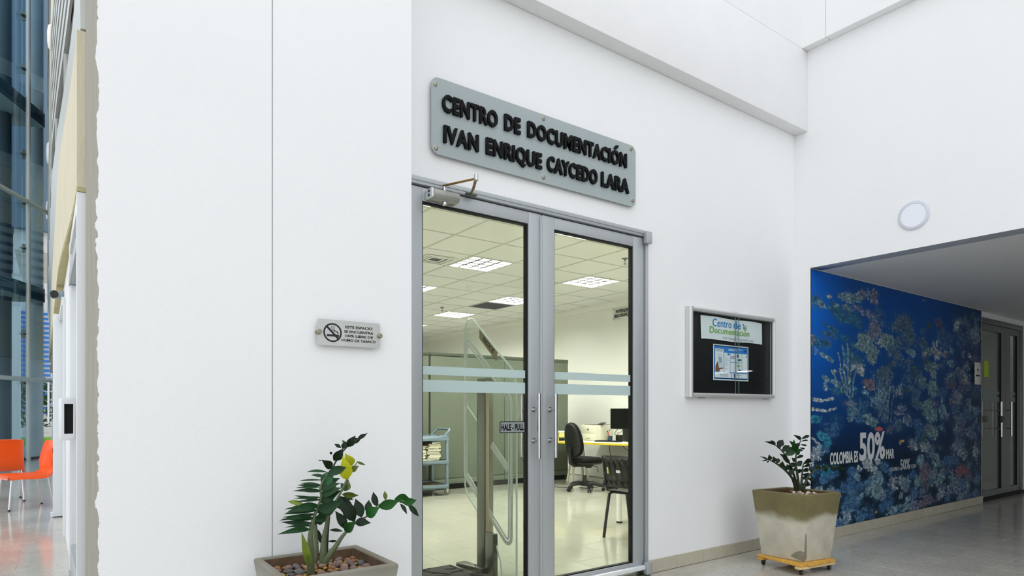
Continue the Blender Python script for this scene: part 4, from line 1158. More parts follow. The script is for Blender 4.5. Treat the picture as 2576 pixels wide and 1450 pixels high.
# ---- plants: stems (points, radii, leaves (base, tip, width, colour))
NEAR_PLANT=[([[0.85,2.6,0.574],[0.846,2.589,0.638],[0.842,2.578,0.698],[0.841,2.567,0.757],[0.849,2.556,0.81],[0.864,2.544,0.858],[0.871,2.533,0.898],[0.863,2.522,0.93],[0.87,2.511,0.961],[0.886,2.5,0.991]],[0.0166,0.0157,0.014,0.0105,0.007,0.0057,0.0052,0.0048,0.0039,0.0026],[([0.835,2.567,0.76],[0.679,2.467,0.779],0.0253,0),([0.845,2.567,0.772],[0.731,2.547,0.786],0.0131,0),([0.847,2.567,0.782],[0.767,2.587,0.777],0.0079,0),([0.848,2.556,0.806],[0.687,2.476,0.83],0.0201,0),([0.854,2.556,0.823],[0.705,2.496,0.838],0.0192,0),([0.856,2.544,0.837],[0.723,2.544,0.84],0.0131,1),([0.864,2.544,0.858],[0.725,2.494,0.857],0.0349,0),([0.862,2.544,0.854],[0.737,2.584,0.853],0.0148,0),([0.866,2.533,0.881],[0.766,2.553,0.883],0.0087,0),([0.869,2.533,0.893],[0.759,2.533,0.9],0.0113,0),([0.864,2.522,0.922],[0.746,2.502,0.934],0.0147,1),([0.865,2.522,0.935],[0.773,2.552,0.939],0.0095,0),([0.867,2.522,0.941],[0.782,2.562,0.949],0.013,0),([0.873,2.511,0.964],[0.789,2.561,0.965],0.0078,0),([0.886,2.5,0.996],[0.82,2.56,0.999],0.013,0),([0.846,2.556,0.797],[0.924,2.606,0.809],0.0393,0),([0.847,2.567,0.782],[0.931,2.647,0.789],0.0307,0),([0.857,2.544,0.841],[0.954,2.514,0.874],0.0523,0),([0.868,2.544,0.871],[0.942,2.494,0.923],0.048,1),([0.871,2.533,0.898],[0.936,2.473,0.936],0.0348,0),([0.864,2.522,0.922],[0.937,2.492,0.952],0.0303,1),([0.865,2.522,0.935],[0.946,2.522,0.969],0.0312,0),([0.868,2.522,0.943],[0.914,2.502,0.992],0.039,2),([0.883,2.5,0.987],[0.972,2.52,1.013],0.0372,1),([0.866,2.511,0.949],[0.901,2.541,0.996],0.0259,2),([0.814,2.544,0.858],[0.763,2.624,0.877],0.0216,3),([0.848,2.556,0.804],[0.712,2.526,0.826],0.0175,1),([0.844,2.556,0.787],[0.724,2.586,0.803],0.0192,0),([0.857,2.544,0.841],[0.735,2.564,0.839],0.0218,2),([0.864,2.544,0.858],[0.769,2.594,0.856],0.0201,0),([0.867,2.533,0.883],[0.776,2.573,0.906],0.0148,0),([0.865,2.522,0.917],[0.782,2.552,0.929],0.013,0),([0.868,2.522,0.943],[0.788,2.542,0.957],0.0113,1),([0.878,2.5,0.979],[0.827,2.53,0.988],0.013,0),([0.858,2.556,0.831],[0.96,2.616,0.827],0.0437,0),([0.857,2.544,0.841],[0.943,2.634,0.835],0.0349,1),([0.866,2.533,0.881],[0.948,2.583,0.886],0.0348,2),([0.869,2.533,0.907],[0.952,2.583,0.931],0.0305,0),([0.849,2.556,0.808],[0.916,2.636,0.774],0.0306,6),([0.87,2.511,0.961],[0.926,2.561,0.98],0.0259,1)]),([[0.908,2.62,0.601],[0.911,2.624,0.65],[0.914,2.629,0.694],[0.926,2.633,0.746],[0.94,2.638,0.799],[0.969,2.642,0.85],[1.0,2.647,0.898],[1.025,2.651,0.943],[1.051,2.656,0.983],[1.075,2.66,1.017]],[0.0147,0.0138,0.012,0.0092,0.0069,0.006,0.0055,0.0046,0.0032,0.0018],[([1.023,2.651,0.945],[0.991,2.611,1.054],0.056,4),([1.049,2.656,1.002],[1.01,2.636,1.063],0.047,4),([1.049,2.656,0.978],[1.071,2.626,1.005],0.0292,5),([1.073,2.66,1.019],[1.107,2.64,1.004],0.0123,5),([1.021,2.651,0.938],[1.035,2.651,0.933],0.0159,5),([1.021,2.647,0.894],[1.002,2.667,0.931],0.028,0),([1.012,2.647,0.895],[1.048,2.677,0.929],0.0279,5),([1.002,2.647,0.882],[1.069,2.627,0.876],0.0279,5),([0.993,2.642,0.867],[1.063,2.672,0.853],0.0157,0),([0.985,2.647,0.876],[1.033,2.597,0.768],0.0555,6),([0.969,2.642,0.832],[1.043,2.672,0.807],0.0138,6)]),([[0.936,2.66,0.608],[0.941,2.664,0.671],[0.948,2.669,0.747],[0.957,2.673,0.82],[0.966,2.678,0.902],[0.975,2.682,0.994],[0.995,2.687,1.031],[1.036,2.691,1.08],[1.087,2.696,1.112],[1.14,2.7,1.143]],[0.0066,0.0061,0.0056,0.0052,0.0047,0.0042,0.0037,0.0033,0.0028,0.0014],[([0.97,2.682,0.995],[0.916,2.662,1.037],0.0363,6),([0.923,2.682,1.029],[0.908,2.682,1.033],0.0055,5),([0.979,2.687,1.027],[1.014,2.667,1.082],0.0421,6),([0.971,2.687,1.055],[0.962,2.687,1.067],0.0121,6),([1.014,2.691,1.081],[0.99,2.711,1.099],0.016,6),([1.021,2.691,1.076],[1.036,2.691,1.111],0.0236,6),([1.029,2.691,1.102],[1.017,2.691,1.115],0.0114,5),([1.041,2.691,1.085],[1.072,2.671,1.137],0.036,6),([1.051,2.691,1.099],[1.114,2.711,1.118],0.0266,6),([1.092,2.696,1.117],[1.134,2.686,1.144],0.0192,6)]),([[0.91,2.6,0.609],[0.922,2.588,0.637],[0.945,2.576,0.672],[0.968,2.564,0.712],[0.987,2.552,0.738],[1.02,2.54,0.773],[1.067,2.528,0.797],[1.111,2.516,0.84],[1.154,2.504,0.853],[1.204,2.492,0.855],[1.244,2.48,0.846]],[0.0136,0.0127,0.0109,0.0082,0.0064,0.005,0.0041,0.0036,0.0032,0.0027,0.0018],[([0.982,2.552,0.748],[0.947,2.582,0.826],0.0404,6),([0.978,2.552,0.739],[1.007,2.502,0.788],0.0449,7),([1.015,2.54,0.778],[0.967,2.56,0.887],0.0541,6),([1.017,2.54,0.773],[1.072,2.5,0.773],0.0379,6),([1.043,2.528,0.794],[1.027,2.558,0.874],0.0452,6),([1.063,2.528,0.799],[1.103,2.478,0.84],0.0499,7),([1.072,2.528,0.805],[1.087,2.558,0.863],0.0318,6),([1.108,2.516,0.835],[1.102,2.546,0.899],0.0302,6),([1.113,2.516,0.833],[1.196,2.486,0.859],0.0457,7),([1.14,2.504,0.861],[1.144,2.524,0.9],0.0183,5),([1.176,2.492,0.864],[1.255,2.512,0.863],0.0414,7),([1.214,2.492,0.845],[1.272,2.472,0.856],0.0353,7),([1.204,2.492,0.841],[1.22,2.462,0.8],0.0185,6),([1.234,2.48,0.84],[1.276,2.46,0.786],0.0241,6),([0.968,2.552,0.74],[0.92,2.582,0.747],0.0143,6)]),([[0.84,2.57,0.59],[0.83,2.56,0.624],[0.82,2.55,0.658]],[0.0061,0.0052,0.0035],[([0.836,2.57,0.595],[0.8,2.56,0.758],0.0315,3)]),([[0.881,2.64,0.601],[0.887,2.64,0.659],[0.885,2.64,0.727],[0.881,2.64,0.795]],[0.0099,0.0099,0.009,0.0036],[([0.903,2.64,0.684],[0.899,2.66,0.74],0.0181,6),([0.933,2.64,0.687],[0.989,2.67,0.678],0.01,6),([0.908,2.64,0.711],[0.898,2.65,0.742],0.0064,6)])]
FAR_PLANT=[([[4.771,2.74,0.609],[4.697,2.724,0.7],[4.579,2.708,0.771],[4.45,2.692,0.825],[4.324,2.676,0.867],[4.229,2.66,0.886]],[0.0131,0.0107,0.0082,0.0066,0.0049,0.0033],[([4.303,2.676,0.873],[4.257,2.656,0.922],0.035,6),([4.359,2.676,0.855],[4.312,2.656,0.906],0.0385,6),([4.424,2.692,0.838],[4.475,2.712,0.879],0.0341,6),([4.471,2.692,0.811],[4.45,2.662,0.862],0.0457,6),([4.557,2.708,0.777],[4.613,2.728,0.814],0.0446,6),([4.624,2.708,0.744],[4.65,2.688,0.781],0.0466,6),([4.549,2.708,0.781],[4.675,2.738,0.801],0.033,6),([4.249,2.66,0.879],[4.11,2.64,0.918],0.0126,6),([4.245,2.66,0.877],[4.168,2.66,0.875],0.011,6),([4.289,2.676,0.868],[4.257,2.676,0.856],0.0111,6)]),([[4.822,2.76,0.603],[4.777,2.752,0.697],[4.701,2.744,0.804],[4.611,2.736,0.893],[4.509,2.728,0.955],[4.395,2.72,0.996]],[0.0126,0.0101,0.0075,0.0059,0.0042,0.0034],[([4.494,2.728,0.964],[4.535,2.708,1.019],0.0526,6),([4.452,2.72,0.986],[4.267,2.7,1.018],0.0245,6),([4.438,2.72,0.991],[4.413,2.74,1.017],0.0245,6),([4.567,2.736,0.924],[4.638,2.716,0.972],0.0499,6),([4.524,2.728,0.946],[4.513,2.748,0.983],0.0297,6),([4.611,2.736,0.893],[4.704,2.706,0.958],0.0668,0),([4.642,2.736,0.866],[4.563,2.756,0.908],0.0302,6),([4.686,2.744,0.83],[4.613,2.764,0.87],0.0338,6),([4.701,2.744,0.795],[4.743,2.724,0.828],0.0423,6),([4.716,2.744,0.773],[4.674,2.764,0.821],0.0373,6)]),([[4.783,2.72,0.61],[4.757,2.716,0.701],[4.723,2.712,0.805],[4.713,2.708,0.882],[4.732,2.704,0.944],[4.771,2.7,1.006]],[0.0118,0.0101,0.0076,0.0059,0.0051,0.0034],[([4.716,2.708,0.907],[4.633,2.678,1.024],0.0387,7),([4.743,2.708,0.889],[4.726,2.698,0.961],0.0338,7),([4.724,2.704,0.94],[4.644,2.724,1.009],0.0337,6),([4.732,2.704,0.936],[4.684,2.734,0.999],0.0303,6),([4.755,2.704,0.918],[4.794,2.704,0.933],0.0304,6),([4.771,2.7,1.011],[4.646,2.69,1.056],0.0288,6),([4.779,2.7,1.015],[4.867,2.68,1.045],0.0254,6),([4.776,2.7,0.998],[4.9,2.71,1.002],0.0135,6),([4.767,2.7,0.974],[4.861,2.7,0.965],0.0152,6),([4.758,2.704,0.947],[4.869,2.724,0.934],0.0152,6),([4.716,2.704,0.949],[4.755,2.704,0.99],0.0337,6),([4.713,2.708,0.865],[4.825,2.708,0.885],0.0252,6),([4.72,2.712,0.839],[4.696,2.732,0.872],0.0337,6),([4.723,2.712,0.805],[4.781,2.692,0.846],0.0371,6),([4.738,2.712,0.787],[4.703,2.732,0.762],0.0304,6)]),([[4.885,2.76,0.598],[4.906,2.77,0.669],[4.937,2.78,0.745],[4.971,2.79,0.804],[5.055,2.8,0.83]],[0.0114,0.0096,0.007,0.0053,0.0035],[([4.937,2.78,0.745],[5.035,2.78,0.761],0.035,6),([4.963,2.79,0.778],[5.106,2.81,0.796],0.0263,6),([4.971,2.79,0.804],[5.078,2.79,0.841],0.0387,6),([4.929,2.78,0.719],[5.08,2.8,0.717],0.0314,6),([4.906,2.77,0.687],[4.989,2.75,0.692],0.0348,6),([4.903,2.77,0.635],[5.053,2.79,0.644],0.0435,6),([4.935,2.79,0.788],[4.909,2.81,0.823],0.035,6),([4.927,2.78,0.746],[4.86,2.8,0.765],0.0384,6)]),([[4.846,2.72,0.605],[4.85,2.7,0.68],[4.886,2.68,0.739],[4.963,2.66,0.77],[5.057,2.64,0.784],[5.171,2.62,0.779]],[0.0112,0.0095,0.0078,0.006,0.0052,0.0034],[([4.874,2.7,0.695],[4.992,2.72,0.681],0.0343,6),([4.902,2.68,0.746],[4.89,2.7,0.797],0.0343,6),([4.963,2.66,0.766],[4.948,2.67,0.813],0.043,6),([5.007,2.64,0.778],[5.013,2.63,0.8],0.0517,6),([5.04,2.64,0.776],[5.03,2.63,0.743],0.0346,6),([5.108,2.64,0.779],[5.105,2.63,0.798],0.0436,6),([5.125,2.64,0.779],[5.139,2.63,0.75],0.0384,6),([5.171,2.62,0.779],[5.206,2.62,0.791],0.0315,6),([5.171,2.62,0.778],[5.273,2.61,0.759],0.0228,6),([4.834,2.7,0.646],[4.943,2.72,0.65],0.0341,6)])]
# ------------------------------------------------------------------ planters
DAMP = M('damp_brown_concrete', (92, 72, 52), .9, var=.35, scale=12, bump=.4, bscale=40)
def planter(name, label, rim, bot, z0, z1, wall, soil_z, mat):
    cx = sum(p[0] for p in rim) / 4
    cy = sum(p[1] for p in rim) / 4
    r = thing(name, label, 'planter', (cx, cy, 0))

    def at(z, inset):
        k = (z - z0) / (z1 - z0)
        out = []
        for (a, b), (c, d) in zip(bot, rim):
            x, y = a + (c - a) * k, b + (d - b) * k
            L = math.hypot(x - cx, y - cy)
            f = (L - inset * 1.35) / L
            out.append((cx + (x - cx) * f, cy + (y - cy) * f))
        return out
    lay = [(z0, 0), (z1 - .008, 0), (z1, .006), (z1, wall), (soil_z - .03, wall)]
    vs, fs = [], []
    for z, i in lay:
        vs += [(x, y, z) for x, y in at(z, i)]
    for k in range(len(lay) - 1):
        for q in range(4):
            fs.append((k * 4 + q, k * 4 + (q + 1) % 4, k * 4 + 4 + (q + 1) % 4, k * 4 + 4 + q))
    fs.append((3, 2, 1, 0))
    n = len(lay) * 4
    fs.append((n - 4, n - 3, n - 2, n - 1))
    MB().add(vs, fs).build('shell', mat, r, bevel=.006, seg=2)
    # damp brown inside faces of the rim
    vs, fs = [], []
    for z in (z1 - .009, soil_z - .02):
        vs += [(x, y, z) for x, y in at(z, wall + .0012)]
    for q in range(4):
        fs.append((q, (q + 1) % 4, (q + 1) % 4 + 4, q + 4))
    MB().add(vs, fs).build('inner_face', DAMP, r)
    # soil: a lumpy bed
    c = at(soil_z, wall + .002)
    vs, fs = [], []
    g = 12
    for i in range(g + 1):
        for j in range(g + 1):
            u, v = i / g, j / g
            x = (c[0][0] * (1 - u) + c[1][0] * u) * (1 - v) + (c[3][0] * (1 - u) + c[2][0] * u) * v
            y = (c[0][1] * (1 - u) + c[1][1] * u) * (1 - v) + (c[3][1] * (1 - u) + c[2][1] * u) * v
            vs.append((x, y, soil_z + .008 * noise.noise((x * 18, y * 18, 0))))
    for i in range(g):
        for j in range(g):
            k = i * (g + 1) + j
            fs.append((k, k + g + 1, k + g + 2, k + 1))
    MB().add(vs, fs).build('soil', SOIL, r)
    return r, c


PM1 = planter_mat('grey_cast_planter', (158, 158, 150), (122, 116, 98), .50, .68)
PM2 = planter_mat('stained_cast_planter', (196, 193, 176), (118, 111, 78), .385, .47)
rim1 = [(.683, 2.398), (1.154, 2.398), (1.154, 2.852), (.683, 2.852)]
bot1 = [(.772, 2.482), (1.066, 2.482), (1.066, 2.768), (.772, 2.768)]
pl1, soil1 = planter('concrete_planter', 'grey cast concrete planter full of mixed river pebbles, in front of the white end wall', rim1, bot1, .001, .61, .030, .553, PM1)
rim2 = [(4.55, 2.527), (4.944, 2.467), (4.902, 2.902), (4.508, 2.962)]
c2 = (4.735, 2.722)
bot2 = [(c2[0] + (x - 4.726) * .77, c2[1] + (y - 2.7145) * .77) for x, y in rim2]
pl2, soil2 = planter('concrete_planter', 'tall cream cast planter with a brown damp band, on a wooden caster dolly', rim2, bot2, .089, .61, .022, .578, PM2)
# cement repairs low on the far planter's front edge
fb, ft = Vector(bot2[0] + (.089,)), Vector(rim2[0] + (.61,))
vl = (Vector(bot2[3] + (0,)) - Vector(bot2[0] + (0,))).normalized()
vr = (Vector(bot2[1] + (0,)) - Vector(bot2[0] + (0,))).normalized()
REP = M('cement_repair', (138, 134, 116), .9, var=.2, scale=25, bump=.4, bscale=60)
nl = vl.cross(Vector((0, 0, 1)))
nl = nl if nl.dot(Vector((-1, -.3, 0))) > 0 else -nl
nr = vr.cross(Vector((0, 0, 1)))
nr = nr if nr.dot(Vector((0, -1, 0))) > 0 else -nr


def onface(s, h, axis, nn):
    base = fb + (ft - fb) * h
    slope = Vector((0, 0, 0))
    return base + axis * s + nn * .0012


for axis, nn, poly in ((vl, nl, [(0, .0), (.105, .06), (.07, .13), (.03, .16), (0, .15)]), (vr, nr, [(0, 0), (.03, .05), (.025, .15), (.02, .3), (.012, .42), (0, .43)])):
    MB().add([onface(s, h, axis, nn) for s, h in poly], [tuple(range(len(poly)))]).build('cement_patch', REP, pl2)
for o in (pl1, pl2):
    o['group'] = 'potted planters by the white walls'

# wooden dolly under the far planter
ax = Vector((rim2[1][0] - rim2[0][0], rim2[1][1] - rim2[0][1], 0)).normalized()
ay = Vector((-ax.y, ax.x, 0))
dc_ = Vector((c2[0], c2[1], 0))
do = thing('wooden_dolly', 'small yellow pine plank dolly on four black casters under the cream planter', 'dolly', tuple(dc_))
H = .205
for k in range(5):
    x = -H + .041 + k * .082
    MB().obox(dc_ + ax * x + Vector((0, 0, .077)), (.076, 2 * H + .01 * ((k * 3) % 4), .022), tuple(ax)).build('plank', WOODY, do, bevel=.005)
for y in (-H + .03, H - .03):
    MB().obox(dc_ + ay * y + Vector((0, 0, .055)), (2 * H - .004, .05, .021), tuple(ax)).build('batten', WOODP if y < 0 else WOODY, do, bevel=.005)
for sx in (-1, 1):
    for sy in (-1, 1):
        p = dc_ + ax * (sx * (H - .045)) + ay * (sy * (H - .03))
        c = MB().box(p.x - .016, p.x + .016, p.y - .016, p.y + .016, .040, .0443).obox((p.x, p.y - .011, .028), (.022, .003, .03)).obox((p.x, p.y + .011, .028), (.022, .003, .03)).build('caster', STEELD, do)
        MB().cyl((p.x, p.y - .008, .020), (p.x, p.y + .008, .020), .0195, 16).build('wheel', BLACKP, c, bevel=.003)


# ------------------------------------------------------------------ plants
def leaf_mb(b, t, w, k):
    b, t = Vector(b), Vector(t)
    a = t - b
    L = a.length
    ad = a / L
    rgl = random.Random(k * 13 + 5)
    toward = Vector((-b.x, -b.y, .55)).normalized()
    nrm = (toward - ad * toward.dot(ad)).normalized()
    side = ad.cross(nrm).normalized()
    q = rgl.uniform(-.35, .35)
    side = (side * math.cos(q) + nrm * math.sin(q)).normalized()
    nrm = side.cross(ad)
    prof = (.10, .62, .93, 1.0, .90, .62, .28, .02) if w / L > .35 else (.12, .55, .85, 1.0, .95, .72, .38, .02)
    vs, fs = [], []
    n = len(prof)
    for i, p in enumerate(prof):
        s = i / (n - 1)
        c = b + a * s + nrm * (L * .10 * math.sin(math.pi * s)) - Vector((0, 0, 1)) * (L * .03 * s * s)
        h = w / 2 * p
        vs += [c - side * h + nrm * h * .30, c - nrm * h * .05, c + side * h + nrm * h * .30]
    for i in range(n - 1):
        for j in range(2):
            k0 = i * 3 + j
            fs.append((k0, k0 + 1, k0 + 4, k0 + 3))
    return MB().add(vs, fs)


def plant(label, base, data, mats, group):
    r = thing('zamioculcas_plant', label, 'potted plant', base, group=group)
    k = 0
    for si, (pts, rad, lv) in enumerate(data):
        P = [Vector(p) for p in pts]
        sp, sr = [], []
        for i in range(len(P) - 1):       # Catmull-Rom through the measured joints
            p0, p1, p2, p3 = P[max(i - 1, 0)], P[i], P[i + 1], P[min(i + 2, len(P) - 1)]
            for q in range(3):
                u = q / 3
                sp.append(.5 * (2 * p1 + (p2 - p0) * u + (2 * p0 - 5 * p1 + 4 * p2 - p3) * u * u + (3 * p1 - p0 - 3 * p2 + p3) * u ** 3))
                sr.append(rad[i] * (1 - u) + rad[i + 1] * u)
        st = MB().tube(sp + [P[-1]], sr + [rad[-1]], 10).build('stem', mats[si % len(mats)], r)
        for b, t, w, c in lv:
            k += 1
            leaf_mb(b, t, w, k).build('leaf', LEAVES[c], st, ang=180)
    return r


plant('dark green feathery-leaved plant with two yellow leaves, growing among the river pebbles', (.9, 2.6, .56), NEAR_PLANT, [STEMG, STEMG, STEMD, STEMG, STEMG, STEMG], 'glossy potted plants')
plant('small dark green glossy-leaved plant in the cream planter before the sea mural', (4.72, 2.74, .59), FAR_PLANT, [STEMD], 'glossy potted plants')


# ------------------------------------------------------------------ pebbles, each its own stone
def pebble(label, x, y, z, r, mat, rot, group):
    R = Matrix.Rotation(rot, 3, 'Z') @ Matrix.Rotation(.25 * math.sin(rot * 7), 3, 'X')
    sd = rot * 3.7
    o = MB().ell((x, y, z), r, 10, 6, R, lambda p: p * (1 + .12 * noise.noise((p.x * 40 + sd, p.y * 40, p.z * 40)))).mesh('pebble', mat, Vector((x, y, z)), ang=180)
    b = put('pebble', o)
    b.location = (x, y, z)
    return tag(b, label, 'pebble', group)


rp = random.Random(21)
pts = []
G1 = 'river pebbles in the near planter'
pebble('large oval mauve pebble at the foot of the stems', .873, 2.525, .574, (.031, .019, .016), PEB[0], .25, G1)
pts.append((.873, 2.525, .030))
LBL = ['mauve-brown', 'rust-red', 'slate-grey', 'ochre-yellow', 'tan']
tries = 0
while len(pts) < 150 and tries < 12000:
    tries += 1
    x, y = rp.uniform(.728, 1.109), rp.uniform(2.442, 2.806)
    big = len(pts) < 62
    ra = rp.uniform(.016, .025) if big else rp.uniform(.008, .014)
    if any((x - a) ** 2 + (y - b) ** 2 < (.86 * (ra + c)) ** 2 for a, b, c in pts):
        continue
    if any((x - a) ** 2 + (y - b) ** 2 < (ra + .012) ** 2 for a, b in ((.85, 2.6), (.915, 2.62), (.93, 2.66), (.93, 2.6))):
        continue
    pts.append((x, y, ra))
    ci_ = rp.choice([0, 0, 1, 2, 2, 4, 0]) if big else rp.choice([3, 3, 4, 1, 3])
    pebble(('rounded %s river pebble lying in the near planter' if big else 'small %s gravel stone lying in the near planter') % LBL[ci_], x, y, .556 + ra * .45, (ra, ra * rp.uniform(.66, .85), ra * .62), PEB[ci_], rp.uniform(0, 6.28), G1)
pts = []
tries = 0
while len(pts) < 22 and tries < 4000:
    tries += 1
    x, y = rp.gauss(4.73, .06), rp.gauss(2.67, .05)
    ra = rp.uniform(.010, .019)
    if not (4.575 < x < 4.87 and 2.55 < y < 2.86) or any((x - a) ** 2 + (y - b) ** 2 < (.8 * (ra + c)) ** 2 for a, b, c in pts):
        continue
    pts.append((x, y, ra))
    pebble('pale stone heaped round the stems in the cream planter', x, y, .584 + ra * .4, (ra, ra * .8, ra * .65), PEB[5] if rp.random() < .75 else PEB[4], rp.uniform(0, 6.28), 'pale stones in the cream planter')
# ------------------------------------------------------------------ office ceiling fittings
TUBE = M('office_tube', (255, 255, 252), emit=LAMP_STRENGTH)
LOUV = M('white_louvre', (232, 233, 228), .3, metal=.1)
LOUVC = M('grey_cell_louvre', (50, 52, 52), .3, metal=.2)
LL = {0: 'square cell-louvre ceiling lamp, the largest seen through the door', 1: 'square ceiling lamp near the office wall, in front of the printed sign', 2: 'square ceiling lamp beside the dark air vent',
      3: 'small far ceiling lamp beyond the dark air vent', 4: 'ceiling lamp half hidden by the door jamb, halfway down the office', 5: 'ceiling lamp peeping out under the door closer',
      6: 'ceiling lamp just under the head of the second door leaf', 7: 'ceiling lamp hidden behind the door jamb beside the big one', 8: 'farthest ceiling lamp over the cabinets', 9: 'ceiling lamp deep in the hidden part of the office', 10: 'added ceiling lamp out of view near the glass door, desk side', 11: 'added unseen ceiling lamp over the aisle beyond the cabinets, wall side', 12: 'added unseen ceiling lamp over the aisle beyond the cabinets, middle', 13: 'added unseen ceiling lamp over the aisle beyond the cabinets, far corner'}
proto = None
for k, (i, j) in enumerate(LAMPS):
    x, y = GX + i * CX + CX / 2, GY + j * CY + CY / 2
    if proto is None:
        proto = thing('ceiling_lamp', LL[0], 'lamp', (0, 0, CZ), group='louvred lamps of the office ceiling')
        a = .315
        MB().box(-a, a, -a, a, CZ + .085, CZ + .09).box(-a, -a + .004, -a, a, CZ, CZ + .085).box(a - .004, a, -a, a, CZ, CZ + .085).box(-a, a, -a, -a + .004, CZ, CZ + .085).box(-a, a, a - .004, a, CZ, CZ + .085).build('housing', WHT, proto)
        MB().ring([(-a - .004, -a - .004), (a + .004, -a - .004), (a + .004, a + .004), (-a - .004, a + .004)], [(-a + .014, -a + .014), (a - .014, -a + .014), (a - .014, a - .014), (-a + .014, a - .014)], fXY, CZ - .006, CZ + .001).build('frame', LOUV, proto)
        MB().box(-.30, .30, -.30, .30, CZ + .070, CZ + .084).build('luminous_panel', TUBE, proto)
        m = MB()
        for q in range(1, 4):
            c = -.3 + q * .15
            m.add([(c - .019, -.3, CZ + .001), (c + .019, -.3, CZ + .001), (c + .019, .3, CZ + .001), (c - .019, .3, CZ + .001), (c, -.3, CZ + .042), (c, .3, CZ + .042)], [(0, 1, 2, 3), (0, 3, 5, 4), (1, 4, 5, 2)])
            m.add([(-.3, c - .019, CZ), (-.3, c + .019, CZ), (.3, c + .019, CZ), (.3, c - .019, CZ), (-.3, c, CZ + .042), (.3, c, CZ + .042)], [(0, 1, 2, 3), (0, 3, 5, 4), (1, 4, 5, 2)])
        m.build('louvre', LOUVC, proto)
        o = proto
    else:
        o = copy_tree(proto)
        o['label'] = LL[k]
    o.location = (x, y, CZ)
x, y = GX + VENT[0] * CX, GY + VENT[1] * CY
vt = thing('ceiling_vent', 'dark grey square air vent next to a lit lamp in the office ceiling', 'vent', (x + CX / 2, y + CY / 2, CZ))
MB().ring([(x + .013, y + .013), (x + CX - .013, y + .013), (x + CX - .013, y + CY - .013), (x + .013, y + CY - .013)], [(x + .05, y + .05), (x + CX - .05, y + .05), (x + CX - .05, y + CY - .05), (x + .05, y + CY - .05)], fXY, CZ - .005, CZ + .012).build('frame', M('vent_frame', (120, 122, 120), .5), vt)
VM = M('vent_dark', (52, 54, 55), .5)
MB().box(x + .05, x + CX - .05, y + .05, y + CY - .05, CZ + .03, CZ + .035).build('backing', BLACK, vt)
for k in range(11):
    q = y + .075 + k * .053
    MB().obox((x + CX / 2, q, CZ + .012), (CX - .1, .04, .003), (1, 0, 0), (0, .6, .8)).build('slat', VM, vt)
# square diffuser
df = thing('air_diffuser', 'small white square air diffuser with blades in the office ceiling', 'diffuser', (3.97, 7.2, CZ))
for k, h in enumerate((.215, .16, .105)):
    MB().ring([(3.97 - h, 7.2 - h), (3.97 + h, 7.2 - h), (3.97 + h, 7.2 + h), (3.97 - h, 7.2 + h)], [(3.97 - h + .03, 7.2 - h + .03), (3.97 + h - .03, 7.2 - h + .03), (3.97 + h - .03, 7.2 + h - .03), (3.97 - h + .03, 7.2 + h - .03)], fXY, CZ - .012 + k * .003, CZ - .006 + k * .003).build('blade_ring', CTILE, df)
MB().box(3.80, 4.14, 7.03, 7.37, CZ - .003, CZ - .001).build('throat_shade', M('diffuser_shadow', (70, 76, 72), .7), df)  # dark sheet paints the shade between the diffuser blades
for k, (x, y, lb) in enumerate(((5.93, 5.72, 'brass sprinkler head near the printed wall sign'), (5.94, 10.5, 'dark sprinkler head above a far ceiling lamp'))):
    s = thing('sprinkler', lb, 'sprinkler', (x, y, CZ), group='sprinklers of the office ceiling')
    MB().lathe((x, y, CZ), [(.045, -.001), (.04, -.008), (.012, -.01), (.01, -.03)], 14).build('escutcheon', STEELD, s)
    MB().tube([(x - .008, y, CZ - .03), (x - .017, y, CZ - .045), (x - .012, y, CZ - .065), (x, y, CZ - .072), (x + .012, y, CZ - .065), (x + .017, y, CZ - .045), (x + .008, y, CZ - .03)], .003, 6).build('yoke', STEELD, s)
    MB().lathe((x, y, CZ), [(.022, -.073), (.022, -.077)], 12).build('deflector', STEELD, s)
sd = thing('smoke_detector', 'white round smoke detector on a ceiling tile between two lamps', 'smoke detector', (5.3, 8.5, CZ))
MB().lathe((5.3, 8.5, CZ), [(.055, -.001), (.055, -.018), (.042, -.038), (.015, -.045)], 20).build('body', CTILE, sd)
MB().lathe((5.3, 8.5, CZ), [(.012, -.045), (.008, -.07)], 10).build('sensor', CREAM, sd)

# printed sign on the office wall
wsn = thing('office_wall_sign', 'clear acrylic sign with two lines of black print on the office wall', 'sign', (8.15, 7.93, 3.0))
MB().box(8.134, 8.14, 7.66, 8.16, 2.86, 3.085).build('acrylic_plate', SIGNGLASS, wsn)
for y in (7.69, 8.13):
    for z in (2.885, 3.06):
        MB().cyl((8.128, y, z), (8.149, y, z), .008, 8).build('stud', STEEL, wsn)
line('NOVEDADES', (8.1335, 8.075, 2.985), .30, .055, INK, wsn, wall='side', bold=.04)
line('BIBLIOGRÁFICAS', (8.1335, 8.115, 2.905), .40, .055, INK, wsn, wall='side', bold=.04)

# ------------------------------------------------------------------ cabinets
for x0, x1, lb in ((3.30, 4.600, 'tall olive grey steel cabinet behind the book cart'), (4.628, 7.408, 'long olive grey steel cabinet behind the office chair')):
    c = thing('storage_cabinet', lb, 'cabinet', ((x0 + x1) / 2, 8.9, 0), group='olive grey steel cabinets')
    MB().box(x0, x1, 8.56, 9.3, .085, 2.135).build('body', OLIVED, c, bevel=.004)
    MB().box(x0 + .02, x1 - .02, 8.60, 9.28, .001, .085).build('plinth', BLACK, c)
    MB().box(x0, x1, 8.535, 8.559, 2.085, 2.136).build('cornice', OLIVED, c, bevel=.006)
    nd = 1 if x1 < 5 else 2
    for k in range(nd):
        a = x0 + (x1 - x0) * k / nd
        b = x0 + (x1 - x0) * (k + 1) / nd
        MB().box(a + .004, b - .004, 8.54, 8.559, .175, 2.078).build('panel', OLIVE, c, bevel=.004)
        MB().box(a + .004, b - .004, 8.543, 8.559, .088, .168).build('base_panel', OLIVE, c, bevel=.004)
